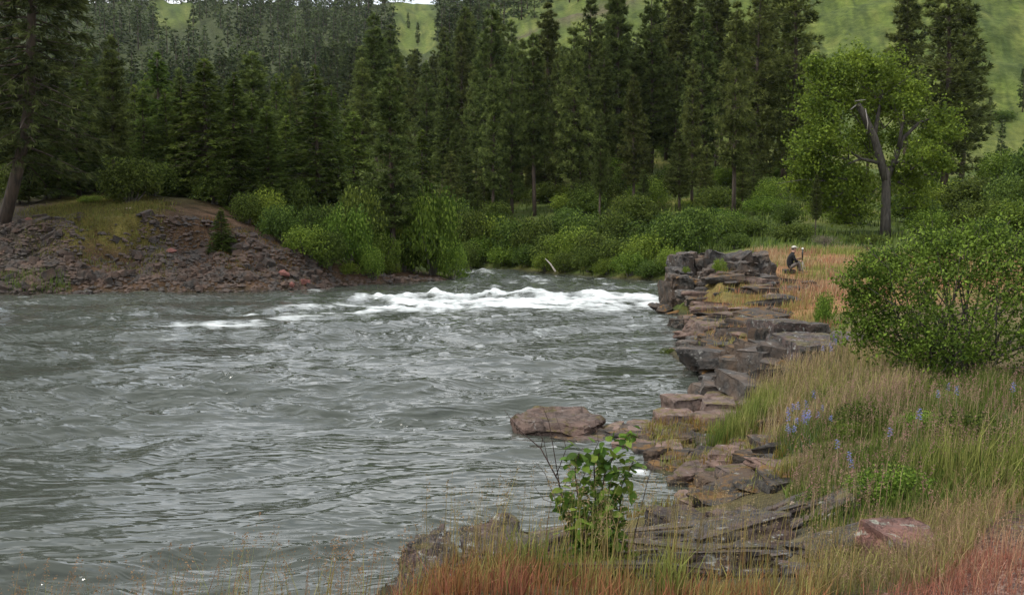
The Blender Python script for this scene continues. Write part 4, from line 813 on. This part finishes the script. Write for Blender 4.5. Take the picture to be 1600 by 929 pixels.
# ------------------------------------------------------------------ dead wood
def stick(name, label, pts, rad, m, cat, group=None, ns=7, twigs=()):
    b0 = np.array(pts[0]); mb = MB(); V, F = tube(np.array(pts)-b0, rad, ns); mb.add(V, F)
    for tp_, tr_ in twigs: V, F = tube(np.array(tp_)-b0, tr_, 5); mb.add(V, F)
    return tag(obj(name, mb.out(name, m, True, 50), None, b0), label, cat, group)
stick('log', 'short weathered log lying on the low flat block beside the large shrub', [P(1304, 526, 21.6), P(1325, 528, 21.3), P(1362, 534, 20.9)], [.125, .13, .12], M_BARKG, 'log', ns=12)
stick('driftwood', 'pale bent driftwood stick on the dark ledge by the inlet', [P(1206, 812, 10.3), P(1220, 804, 10.2), P(1234, 798, 10.1), P(1240, 784, 10.1)], [.012, .026, .026, .024], M_DRIFT, 'stick', twigs=[([P(1220, 804, 10.2), P(1205, 802, 10.1)], [.016, .008])])
stick('fallen_branch', 'bleached fallen branch on the crest of the grassy bank', [P(158, 333, 57.3), P(180, 329, 57.3), P(206, 325, 57.4)], [.05, .09, .05], M_DRIFT, 'branch')
stick('dead_stick', 'pale dead stick leaning out of the willows over the water', [P(868, 424, 69.5), P(860, 412, 69.8), P(852, 404, 70)], [.06, .05, .02], M_PALEW, 'stick')
stick('dead_stick', 'thin bare stick at the water by the end of the willows', [P(1024, 436, 62.5), P(1016, 426, 63), P(1010, 420, 63.5)], [.04, .03, .015], M_PALEW, 'stick')
stick('fallen_branch', 'grey branch lying on the brown soil beside the young fir', [P(260, 345, 57), P(268, 337, 57.5), P(275, 326, 58.5)], [.03, .03, .015], M_BARKG, 'branch')
# ------------------------------------------------------------------ sapling with large leaves
srg = np.random.default_rng(55)
def leaf_mesh(k):
    rng = np.random.default_rng(400+k); n = 7; t_ = np.linspace(0, 1, n); wv = .36*np.sin(np.pi*t_**.8)**.8*(1-.25*t_); V = []; F = []
    for i in range(n):
        z = -.28*t_[i]**2 + .03*math.sin(5*t_[i]+k); V += [(t_[i], -wv[i], z + .12*wv[i] + .02*rng.normal()), (t_[i], 0, z), (t_[i], wv[i], z + .12*wv[i] + .02*rng.normal())]
    for i in range(n-1):
        a = i*3; F += [(a, a+3, a+4, a+1), (a+1, a+4, a+5, a+2)]
    c = np.array([(.12, .20, .028), (.085, .15, .024), (.16, .235, .04), (.06, .11, .022)][k])
    return mesh('leaf', V, F, M_LEAF, np.tile(c, (len(V), 1))*rng.uniform(.85, 1.15, (len(V), 1)), True)
LEAVES = [leaf_mesh(k) for k in range(4)]
sb = ground_at(932, 7.5); sap = thing('sapling', 'leafy green sapling with broad glossy leaves growing in the foreground grass', 'sapling', sb)
def PS(px, py, dy=0.): return P(px, py, 7.5+dy) - sb
stems = [[(935, 905, 0), (940, 860, 0), (935, 800, .02), (945, 740, .05), (965, 700, .05), (985, 676, .03)], [(928, 905, 0), (915, 850, -.03), (905, 790, -.05), (898, 735, -.06), (905, 706, -.05)], [(940, 905, 0), (962, 850, .03), (968, 800, .05), (972, 755, .05), (990, 720, .02)], [(930, 905, .02), (925, 840, .08), (930, 780, .1), (928, 725, .1), (940, 700, .08)], [(932, 905, -.02), (930, 850, -.1), (945, 800, -.12), (955, 750, -.12)]]
stems += [[(933, 905, -.05), (918, 870, -.1), (912, 830, -.14), (925, 790, -.15)], [(938, 905, -.05), (958, 880, -.1), (960, 840, -.14), (950, 800, -.16)], [(930, 905, -.04), (900, 860, -.02), (890, 810, 0), (886, 770, 0)]]
for s_ in stems:
    pts = np.array([PS(*q) for q in s_]); mb = MB(); V, F = tube(pts, np.linspace(.010, .003, len(pts)), 6); mb.add(V, F); so_ = obj('stem', mb.out('stem', M_TWIG, True), sap)
    nl = 84; tq = np.linspace(.12, 1, nl)
    for i, q in enumerate(tq):
        f_ = q*(len(pts)-1); p = np.array([np.interp(f_, np.arange(len(pts)), pts[:, j]) for j in range(3)]); p = p + srg.normal(0, .042, 3)*(1 if q < .97 else .3)
        obj('leaf', LEAVES[srg.integers(4)], so_, p, (srg.normal(0, .6), srg.normal(.1, .6), i*2.4 + srg.normal(0, .4)), srg.uniform(.055, .10))
dsb = ground_at(905, 7.7); ds = thing('bare_twigs', 'leafless dark twiggy branches rising beside the leafy sapling', 'dead shrub', dsb)
for s_, r_ in [([(905, 880), (890, 820), (872, 750), (845, 700), (812, 672), (788, 640)], .009), ([(900, 870), (880, 790), (868, 720), (858, 660), (848, 635)], .006), ([(872, 750), (856, 720), (850, 690), (830, 655)], .004), ([(890, 820), (905, 760), (935, 690), (930, 655)], .004), ([(868, 745), (885, 700), (868, 648)], .004), ([(985, 860), (1000, 800), (1012, 750), (1028, 705)], .005), ([(880, 790), (850, 780), (835, 760)], .003), ([(845, 700), (850, 675), (848, 655)], .003), ([(898, 870), (875, 800), (852, 740), (838, 722)], .004)]:
    pts = np.array([P(a, b_, 7.7 + .04*math.sin(a)) - dsb for a, b_ in s_]); V, F = tube(pts, np.linspace(r_, .0015, len(pts)), 5); mb = MB(); mb.add(V, F); obj('branch', mb.out('branch', M_TWIG, True), ds)

# ------------------------------------------------------------------ grasses
def blades(px, D, h, wd, rng, cb, ct, lean=.35, wind=(.12, -.04), seed=None, zoff=-.03, land=.08, zone=False):
    x = (px-800)/FPX*D; y = D; z, d = H(x, y, True); kp = d > land
    x, y, z, h, wd = x[kp], y[kp], z[kp]+zoff, h[kp], wd[kp]; n = len(x); cb = np.asarray(cb)[kp] if np.ndim(cb) == 2 else np.tile(cb, (n, 1)); ct = np.asarray(ct)[kp] if np.ndim(ct) == 2 else np.tile(ct, (n, 1))
    if zone:
        q = fbm(x*.42, y*.42, 33, 3); dk = sst(-.02, .22, q)[:, None]*.75; cb = cb*(1-dk) + np.array((.035, .07, .014))*dk; ct = ct*(1-dk) + np.array((.075, .13, .022))*dk; h = h*(1 + .35*np.clip(-q*3, -1, 1))
    a = rng.uniform(0, 6.28, n); l = rng.normal(0, lean, n); dx = np.cos(a)*l + wind[0]*rng.uniform(.2, 1.3, n); dy = np.sin(a)*l + wind[1]
    fa_ = rng.uniform(0, 6.28, n); sx, sy = np.cos(fa_)*wd*.5, np.sin(fa_)*wd*.5
    b0 = np.stack([x, y, z], 1); s = np.stack([sx, sy, 0*sx], 1)
    m1 = b0 + np.stack([dx*h*.22, dy*h*.22, h*.55], 1); t1 = b0 + np.stack([dx*h*.8, dy*h*.8, h*np.sqrt(np.clip(1-.45*(dx**2+dy**2), .25, 1))], 1)
    V = np.stack([b0-s, b0+s, m1-s*.8, m1+s*.8, t1], 1).reshape(-1, 3)
    o_ = (np.arange(n)*5)[:, None]; F = np.concatenate([o_ + [0, 1, 3], o_ + [0, 3, 2], o_ + [2, 3, 4]])
    j = rng.uniform(.55, 1.5, (n, 1)); cm_ = cb*.4 + ct*.6
    Cc = np.stack([cb*j, cb*j, cm_*j, cm_*j, ct*j], 1).reshape(-1, 3)
    return V, F, Cc, t1, m1
def heads(top, mid, rng, k, ln, size, c):
    """loose seed panicles on the upper stem"""
    n = len(top); d = unit(top-mid); q = rng.uniform(0, 1, (n, k, 1)); C0 = top[:, None] - d[:, None]*q*ln + rng.normal(0, 1, (n, k, 3))*ln*.16*q
    C0 = C0.reshape(-1, 3); V, F = leafq(C0, size, rng, 0, .45); return V, F, np.repeat(np.repeat(np.asarray(c)*rng.uniform(.7, 1.3, (n, 1)), k, 0), 4, 0)
def patch(name, label, jobs, hd=()):
    mb = MB()
    for J in jobs:
        V, F, Cc, t1, m1 = blades(*J['a'], **J.get('k', {})); mb.add(V, F, Cc)
        if 'h' in J:
            k, ln, size, c, frac = J['h']; sel = J['a'][4].uniform(0, 1, len(t1)) < frac; V, F, Cc = heads(t1[sel], m1[sel], J['a'][4], k, ln, size, c); mb.add(V, F, Cc)
    o_ = obj(name, mb.out(name, M_GRASS)); o_['kind'] = 'stuff'; tag(o_, label, 'grass'); return o_
g_ = np.random.default_rng(66)
U = g_.uniform
CK = np.zeros(1)
def pick(n, c1, c2):
    t_ = g_.normal(.5, .28, (n, 1)) + ((CK[:, None]-.5)*1.5 if len(CK) == n else 0); t_ = np.clip(t_, 0, 1); return np.array(c1)*(1-t_) + np.array(c2)*t_
def clump_px(n, px0, px1, D0, D1, nc, rad):
    cp = U(px0, px1, nc); cd = np.sqrt(U(D0**2, D1**2, nc)); k = g_.integers(0, nc, n); D = np.clip(cd[k] + g_.normal(0, rad, n), D0, D1*1.05); 
    global CK; CK = U(0, 1, nc)[k]
    return np.clip(cp[k] + g_.normal(0, rad, n)/D*FPX, px0-30, px1+30), D
OR1, OR2 = (.30, .10, .04), (.34, .16, .06); YG1, YG2 = (.15, .175, .04), (.31, .31, .095); GN1, GN2 = (.05, .09, .018), (.13, .185, .036); TAN1, TAN2 = (.32, .24, .13), (.44, .35, .2)
def band(n, px0, px1, D0, D1): D = np.sqrt(U(D0**2, D1**2, n)); return U(px0, px1, n), D
jobs = []
n = 2500; px, D = clump_px(n, 620, 1300, 5.3, 6.5, 110, .06); jobs.append(dict(a=(px, D, U(.06, .25, n), U(.005, .009, n), g_, pick(n, (.2, .08, .045), (.17, .15, .055)), pick(n, (.33, .15, .07), YG2)), k=dict(lean=.38)))
n = 620; px, D = clump_px(n, 780, 1060, 6.1, 7.0, 22, .06); jobs.append(dict(a=(px, D, U(.18, .42, n)*(1 - .45*((px > 880) & (px < 985))), U(.005, .008, n), g_, pick(n, GN1, YG1), pick(n, GN2, YG2)), k=dict(lean=.35)))
n = 560; px, D = clump_px(n, 620, 1320, 5.6, 7.8, 110, .1); jobs.append(dict(a=(px, D, U(.38, .8, n), U(.0028, .0045, n), g_, pick(n, (.28, .14, .05), YG1), pick(n, YG2, TAN1)), k=dict(lean=.16), h=(16, .16, .014, (.27, .21, .11), .45)))
n = 1300; px, D = clump_px(n, 560, 900, 5.0, 6.6, 60, .08); jobs.append(dict(a=(px, D, U(.1, .3, n), U(.004, .007, n), g_, pick(n, OR1, (.2, .09, .05)), pick(n, YG1, (.3, .14, .08))), k=dict(lean=.4)))
patch('foreground_grass', 'red-based grass with tan seed heads along the near bank', jobs)
jobs = []
n = 420; px, D = clump_px(n, 0, 640, 4.05, 4.7, 90, .05); jobs.append(dict(a=(px, D, U(.18, .52, n), U(.0025, .004, n), g_, pick(n, YG1, TAN1), pick(n, YG2, (.3, .12, .09))), k=dict(lean=.22, land=-9), h=(14, .1, .010, (.29, .17, .10), .75)))
n = 700; px, D = clump_px(n, 0, 640, 4.0, 4.6, 60, .05); jobs.append(dict(a=(px, D, U(.08, .25, n), U(.003, .005, n), g_, pick(n, YG1, TAN1), pick(n, YG2, TAN2)), k=dict(lean=.4, land=-9)))
patch('seeding_grass', 'sparse seeding grass stems at the water side of the near bank', jobs)
jobs = []
n = 26000; px, D = clump_px(n, 1225, 1800, 8.3, 17.5, 420, .26); keep = px > np.interp(D, [8, 10, 13, 17.5], [1310, 1240, 1215, 1235]); px, D = px[keep], D[keep]; CK = CK[keep]; n = len(px)
jobs.append(dict(a=(px, D, U(.10, .34, n), U(.008, .016, n), g_, pick(n, (.035, .065, .014), YG1), pick(n, (.07, .12, .022), YG2)), k=dict(lean=.5, zone=True)))
n = 7000; px, D = clump_px(n, 1215, 1800, 8.8, 17, 110, .16); keep = px > np.interp(D, [8, 10, 13, 17.5], [1320, 1245, 1215, 1235]); px, D = px[keep], D[keep]; CK = CK[keep]; n = len(px)
jobs.append(dict(a=(px, D, U(.3, .58, n), U(.005, .009, n), g_, pick(n, (.08, .12, .025), YG1), pick(n, (.13, .18, .035), YG2)), k=dict(lean=.4, zone=True), h=(9, .12, .02, (.28, .2, .13), .12)))
n = 1700; px, D = clump_px(n, 1225, 1800, 8.0, 15, 90, .25); keep = px > np.interp(D, [8, 10, 13, 17.5], [1330, 1245, 1215, 1235]); px, D = px[keep], D[keep]; CK = CK[keep]; n = len(px)
jobs.append(dict(a=(px, D, U(.3, .55, n), U(.003, .005, n), g_, pick(n, TAN1, YG1), pick(n, TAN2, (.3, .18, .13))), k=dict(lean=.25), h=(12, .14, .02, (.30, .19, .14), .6)))
n = 5000; px, D = clump_px(n, 1200, 1420, 14, 21, 120, .25); jobs.append(dict(a=(px, D, U(.2, .5, n), U(.007, .012, n), g_, pick(n, YG1, TAN1), pick(n, YG2, TAN2)), k=dict(lean=.3), h=(8, .12, .025, (.3, .22, .13), .25)))
patch('meadow_grass', 'tall yellow-green meadow grass between the inlet and the large shrub', jobs)
jobs = []
n = 6000; px, D = clump_px(n, 1290, 1560, 6.0, 8.4, 160, .12); keep = px < np.interp(D, [5.5, 7, 8.4], [1470, 1540, 1600]); px, D = px[keep], D[keep]; CK = CK[keep]; n = len(px)
jobs.append(dict(a=(px, D, U(.08, .26, n), U(.004, .007, n), g_, pick(n, (.16, .12, .05), GN2), pick(n, YG2, (.28, .18, .12))), k=dict(lean=.45), h=(7, .08, .012, (.3, .2, .13), .2)))
n = 2600; px = np.concatenate([g_.normal(1555, 50, n//2), g_.normal(1500, 60, n - n//2)]); D = np.concatenate([g_.normal(6.4, .3, n//2), g_.normal(5.9, .35, n - n//2)]); D = np.clip(D, 4.8, 7.6)
jobs.append(dict(a=(px, D, U(.04, .16, n), U(.003, .006, n), g_, pick(n, (.24, .085, .05), (.3, .13, .08)), pick(n, (.32, .13, .085), (.38, .22, .14))), k=dict(lean=.6)))
n = 900; px, D = clump_px(n, 1480, 1760, 5.5, 9, 60, .12); jobs.append(dict(a=(px, D, U(.12, .36, n), U(.003, .005, n), g_, pick(n, (.34, .15, .08), TAN1), pick(n, TAN2, (.36, .2, .12))), k=dict(lean=.4), h=(8, .1, .012, (.33, .22, .14), .4)))
patch('red_dry_grass', 'low dry red and tan grass around the reddish boulder and gravel', jobs)
jobs = []
n = 15000; px, D = clump_px(n, 1140, 1700, 36, 60, 420, .6); keep = px > np.interp(D, [36, 42, 46, 60], [1190, 1215, 1130, 1050]); px, D = px[keep], D[keep]; CK = CK[keep]; n = len(px)
mixn = (fbm((px-800)/FPX*D*.4, D*.4, 5, 3)[:, None] > .05); jobs.append(dict(a=(px, D, U(.2, .5, n), U(.015, .03, n), g_, pick(n, (.3, .13, .07), TAN1)*(~mixn) + pick(n, YG1, GN2)*mixn, pick(n, (.40, .2, .12), TAN2)*(~mixn) + pick(n, YG2, GN2)*mixn), k=dict(lean=.35)))
n = 5500; px, D = clump_px(n, 1075, 1290, 24, 42, 170, .25); jobs.append(dict(a=(px, D, U(.12, .36, n), U(.012, .022, n), g_, pick(n, (.3, .13, .07), YG1), pick(n, (.36, .18, .1), YG2)), k=dict(lean=.4)))
n = 900; px, D = U(1050, 1190, n), U(42.8, 45.5, n)
patch('orange_grass', 'orange and pale grass on the terrace around the seated person', jobs)
jobs = []
n = 5500; px, D = clump_px(n, 960, 1250, 11.5, 18.5, 150, .1); jobs.append(dict(a=(px, D, U(.05, .22, n), U(.006, .011, n), g_, pick(n, (.2, .1, .03), YG1), pick(n, (.24, .13, .04), YG2)), k=dict(lean=.4, zoff=.04)))
n = 1800; px, D = clump_px(n, 1120, 1215, 15.5, 18.8, 9, .12); jobs.append(dict(a=(px, D, U(.3, .6, n), U(.006, .011, n), g_, pick(n, GN1, YG1), pick(n, GN2, YG2)), k=dict(lean=.25)))
patch('ledge_grass', 'tufts of grass and moss in the cracks of the wet shelves', jobs)
jobs = []
n = 9000; px, D = clump_px(n, 40, 260, 52.5, 62, 260, .4); jobs.append(dict(a=(px, D, U(.12, .32, n), U(.02, .04, n), g_, pick(n, (.13, .10, .03), GN2), pick(n, YG1, (.17, .12, .05))), k=dict(lean=.4)))
n = 2500; px, D = clump_px(n, 330, 480, 54, 58, 60, .4); jobs.append(dict(a=(px, D, U(.1, .25, n), U(.02, .035, n), g_, pick(n, (.2, .1, .04), (.13, .11, .03)), pick(n, (.24, .12, .05), YG1)), k=dict(lean=.4)))
n = 600; px, D = U(0, 110, n), U(50.3, 51.4, n); jobs.append(dict(a=(px, D, U(.2, .5, n), U(.02, .03, n), g_, np.array(GN1), np.array((.14, .2, .04))), k=dict(lean=.35)))
patch('bank_grass', 'patchy green and rusty grass on the eroded scree bank', jobs)
jobs = []
n = 22000; px, D = clump_px(n, 660, 1750, 64, 140, 700, 1.4); jobs.append(dict(a=(px, D, U(.25, .7, n), U(.05, .11, n), g_, pick(n, (.04, .07, .016), GN2), pick(n, (.06, .10, .022), (.15, .19, .045))), k=dict(lean=.4)))
patch('forest_meadow_grass', 'lush green grass on the slope beneath the pines and cottonwood', jobs)

# ------------------------------------------------------------------ blue flowers
def solid(name, c, rough=.6):
    m, t, Nn, Ln, out = mat(name); g = Nn('ShaderNodeTexCoord'); n = noise_node(Nn, Ln, g.outputs['Object'], 25, 3); r = ramp(Nn, Ln, n.outputs['Fac'], [(.3, tuple(q*.8 for q in c)), (.7, tuple(min(1, q*1.15) for q in c))])
    b = Nn('ShaderNodeBsdfPrincipled'); b.inputs['Roughness'].default_value = rough; Ln(r.outputs[0], b.inputs['Base Color']); Ln(b.outputs[0], out.inputs['Surface']); return m
M_BLUE = solid('blue_petals', (.17, .18, .44)); M_STEM = solid('flower_stem', (.07, .11, .04))
frg = np.random.default_rng(91); FM = []
for k in range(3):
    mb = MB(); hh = .42 + .06*k; V, F = tube([(0, 0, -.03), (.01, 0, hh*.5), (.02*k, .01, hh)], [.004, .003, .002], 5); mb.add(V, F)
    for q in range(5): 
        a = q*1.3; V, F = tube([(0, 0, 0), (.05*math.cos(a), .05*math.sin(a), .12), (.1*math.cos(a), .1*math.sin(a), .2)], [.004, .004, .001], 3, False); mb.add(V, F)
    pm = MB(); n = 9
    for q in range(n):
        zc = hh*.8 + hh*.22*q/n; rr0 = .02*(1-.5*q/n); a = q*2.4; c = np.array([rr0*math.cos(a) + .02*k*zc/hh, rr0*math.sin(a), zc])
        for s in range(5):
            b_ = s*1.257; d1 = np.array([math.cos(a)*.5 + math.cos(b_)*.7, math.sin(a)*.5 + math.sin(b_)*.7, .4]); d1 /= np.linalg.norm(d1); sd1 = unit(np.cross(d1, [0, 0, 1.]))
            pm.add([c, c + d1*.011 + sd1*.006, c + d1*.024, c + d1*.011 - sd1*.006], [(0, 1, 2, 3)], (.2, .24, .62))
    FM.append((mb.out('stem', M_STEM), pm.out('blossom', M_BLUE)))
def flower(px, bs, D, label, group, s=1.):
    q = ground_at(px, D); e = thing('blue_flower', label, 'flower', q, (frg.normal(0, .08), frg.normal(0, .08), frg.uniform(0, 6.28)), s, group); k = frg.integers(3); obj('stem', FM[k][0], e); obj('blossom', FM[k][1], e)
for px, D in [(1235, 13.2), (1240, 12.9), (1248, 13.4), (1254, 12.6), (1246, 13.9), (1260, 13.1), (1252, 13.8), (1265, 12.7), (1272, 13.4), (1280, 12.8), (1284, 13.6), (1242, 12.3), (1270, 12.2), (1290, 13.1), (1230, 12.6), (1300, 12.6), (1258, 12.2), (1236, 14.3)]:
    flower(px, 0, D, 'blue spike wildflower in the cluster beside the pink ledges', 'blue flowers beside the pink ledges', frg.uniform(.6, .95))
for px, D in [(1296, 19.6), (1302, 19.4), (1308, 19.8), (1314, 19.5), (1288, 19.7), (1320, 19.6)]:
    flower(px, 0, D, 'small blue wildflower at the foot of the low flat block', 'blue flowers at the low flat block', frg.uniform(.9, 1.1))
for px, D in [(1478, 12.6), (1502, 12.3), (1584, 12.4), (1484, 12.9), (1334, 10.2), (1342, 9.8), (1395, 10.8), (1318, 10.8), (1440, 10.9), (1506, 16.6)]:
    flower(px, 0, D, 'lone blue wildflower standing in the tall meadow grass', 'lone blue flowers in the meadow', frg.uniform(.75, 1.))

# ------------------------------------------------------------------ the seated person
def person():
    base = P(1233, 436, 47.5); gz_ = H1(base[0], 47.5); base[2] = gz_ + .02
    # facing +x (towards the pole), sitting on a small stone; metres, origin at the ground below the hips
    J = [(0, 0, .42), (0, 0, .56), (.05, 0, .76), (.11, 0, .93), (.15, 0, 1.03), (.19, 0, 1.13), (.20, 0, 1.24)]; Rd = [.15, .155, .165, .15, .06, .092, .085]
    E = [(i, i+1) for i in range(6)]; Z = ['pants', 'coat', 'coat', 'coat', 'skin', 'skin', 'skin']
    def add(p, r, par_, z): J.append(p); Rd.append(r); E.append((par_, len(J)-1)); Z.append(z); return len(J)-1
    for s in (-1, 1):
        k = add((.04, .10*s, .40), .10, 0, 'pants'); k = add((.36, .15*s, .62), .072, k, 'pants'); k = add((.42, .16*s, .44), .056, k, 'pants'); k = add((.44, .16*s, .27), .045, k, 'pants'); add((.58, .17*s, .245), .042, k, 'shoe')
        a = add((.12, .19*s, .90), .075, 3, 'coat'); a = add((.20, .25*s, .68), .058, a, 'coat'); a = add((.40, .10*s + .03, .70 + .06*s), .045, a, 'skin' if s > 0 else 'coat'); hnd = add((.48, .05*s + .02, .72 + .06*s), .036, a, 'skin')
        for f_ in range(4):
            q = add((.53, .05*s + .02 + (f_-1.5)*.012, .745 + .06*s - f_*.018), .010, hnd, 'skin'); q = add((.565, .03*s + .01, .745 + .06*s - f_*.018), .009, q, 'skin'); add((.555, .0 - .01*s, .745 + .06*s - f_*.018), .008, q, 'skin')
        q = add((.49, .02*s + .01, .765 + .06*s), .011, hnd, 'skin'); add((.53, -.005*s, .775 + .06*s), .009, q, 'skin')
    me = bpy.data.meshes.new('body'); me.from_pydata(J, E, []); ob = bpy.data.objects.new('body', me); COL.objects.link(ob)
    md = ob.modifiers.new('skin', 'SKIN')
    for i, r in enumerate(Rd): me.skin_vertices[0].data[i].radius = (r, r)
    me.skin_vertices[0].data[0].use_root = True
    sb_ = ob.modifiers.new('sub', 'SUBSURF'); sb_.levels = 2; sb_.render_levels = 2
    dg = bpy.context.evaluated_depsgraph_get(); ev = bpy.data.meshes.new_from_object(ob.evaluated_get(dg)); bpy.data.objects.remove(ob)
    mats_ = {'coat': solid('black_jacket', (.006, .006, .007), .95), 'pants': solid('grey_brown_trousers', (.12, .10, .085)), 'skin': solid('skin', (.42, .24, .17)), 'shoe': solid('dark_boots', (.04, .03, .025))}
    ev.materials.clear(); keys = list(mats_)
    for k in keys: ev.materials.append(mats_[k])
    JJ = np.array(J)
    for p in ev.polygons:
        c = np.array(p.center); best, bz = 9e9, 'coat'
        for (a, b_) in E:
            A, B = JJ[a], JJ[b_]; tt = np.clip(np.dot(c-A, B-A)/np.dot(B-A, B-A), 0, 1); d = np.linalg.norm(c-A-(B-A)*tt) - (Rd[a]*(1-tt)+Rd[b_]*tt)
            if d < best: best, bz = d, Z[b_]
        p.material_index = keys.index(bz); p.use_smooth = True
    e = thing('person', 'person in black jacket and pale cap seated beside an upright pole', 'person', base - [0, 0, .2])
    obj('body', ev, e)
    # face: nose, eyes, ears, hair, cap
    def ell(c, r, n=10):
        bm = bmesh.new(); bmesh.ops.create_uvsphere(bm, u_segments=n, v_segments=n-2, radius=1); V = np.array([v.co[:] for v in bm.verts])*r + c
        bmesh.ops.triangulate(bm, faces=bm.faces[:]); F = np.array([[v.index for v in f.verts] for f in bm.faces]); bm.free(); return V, F
    mb = MB()
    for c, r in [((.29, 0, 1.17), (.022, .014, .02)), ((.2, .092, 1.17), (.02, .012, .03)), ((.2, -.092, 1.17), (.02, .012, .03))]: mb.add(*ell(c, r, 8))
    obj('nose_and_ears', mb.out('nose_and_ears', mats_['skin'], True), e)
    mb = MB()
    for s in (-1, 1): mb.add(*ell((.272, .034*s, 1.195), (.012, .014, .009), 8))
    mb.add(*ell((.272, 0, 1.125), (.012, .026, .006), 8)); obj('eyes_and_mouth', mb.out('eyes_and_mouth', solid('dark_features', (.06, .03, .025)), True), e)
    mb = MB(); V, F = ell((.17, 0, 1.205), (.095, .098, .085), 12); mb.add(V, F); obj('hair', mb.out('hair', solid('dark_hair', (.05, .035, .025)), True), e)
    mb = MB(); V, F = ell((.19, 0, 1.255), (.108, .1, .075), 14); V[:, 2] = np.maximum(V[:, 2], 1.245); mb.add(V, F)
    V, F = ell((.30, 0, 1.252), (.085, .08, .012), 10); mb.add(V, F); obj('cap', mb.out('cap', solid('pale_cap', (.5, .47, .4)), True), e)
    mb = MB(); V, F = tube([(.13, .15, .62), (.2, .19, .74), (.16, .17, .88)], [.05, .055, .05], 8); mb.add(V, F); obj('sleeve_panel', mb.out('sleeve_panel', solid('light_grey_panel', (.4, .43, .42)), True), e)
    # seat stone and pole
    s_ = obj('seat_stone', rock_mesh('seat_stone', 900, 'block', M_ROCK, 2, .05, (.5, .6, .16)), None, base + [-.02, 0, -.06]); tag(s_, 'low stone that the person in black sits on', 'stone')
    pb = base + [.56, .0, 0]; pb[2] = H1(pb[0], pb[1]); pe = thing('upright_pole', 'dark upright pole with a white tip held by the seated person', 'pole', pb)
    hp = 1.0
    mb = MB(); mb.add(*tube([(0, 0, -.06), (0, 0, .5), (0, 0, .52), (.0, 0, hp-.34), (0, 0, hp-.32), (0, 0, hp)], [.014, .014, .02, .02, .034, .034], 8)); obj('shaft', mb.out('shaft', solid('dark_pole', (.02, .02, .02), .4), True), pe)
    mb = MB(); mb.add(*tube([(0, 0, hp), (0, 0, hp+.02), (0, 0, hp+.07)], [.04, .05, .035], 10)); obj('tip', mb.out('tip', solid('white_tip', (.8, .78, .74))), pe)
    for a in (0.4, 2.5, 4.6):
        mb = MB(); mb.add(*tube([(0, 0, .5), (.26*math.cos(a), .26*math.sin(a), -.05)], [.014, .012], 6)); obj('leg', mb.out('leg', solid('pale_leg', (.42, .4, .34)), True), pe)
person()

# ------------------------------------------------------------------ haze
m, t, Nn, Ln, out = mat('valley_haze'); pv = Nn('ShaderNodeVolumePrincipled'); pv.inputs['Color'].default_value = (.78, .87, 1, 1); pv.inputs['Density'].default_value = .00004; pv.inputs['Anisotropy'].default_value = .2
Ln(pv.outputs[0], out.inputs['Volume'])
X, Y0, Y1, Z0, Z1 = 4700, -4700, 4700, -30, 420
V = [(-X, Y0, Z0), (X, Y0, Z0), (X, Y1, Z0), (-X, Y1, Z0), (-X, Y0, Z1), (X, Y0, Z1), (X, Y1, Z1), (-X, Y1, Z1)]
hz = obj('haze', mesh('haze', V, [(0, 3, 2, 1), (4, 5, 6, 7), (0, 1, 5, 4), (1, 2, 6, 5), (2, 3, 7, 6), (3, 0, 4, 7)], m)); hz['kind'] = 'stuff'
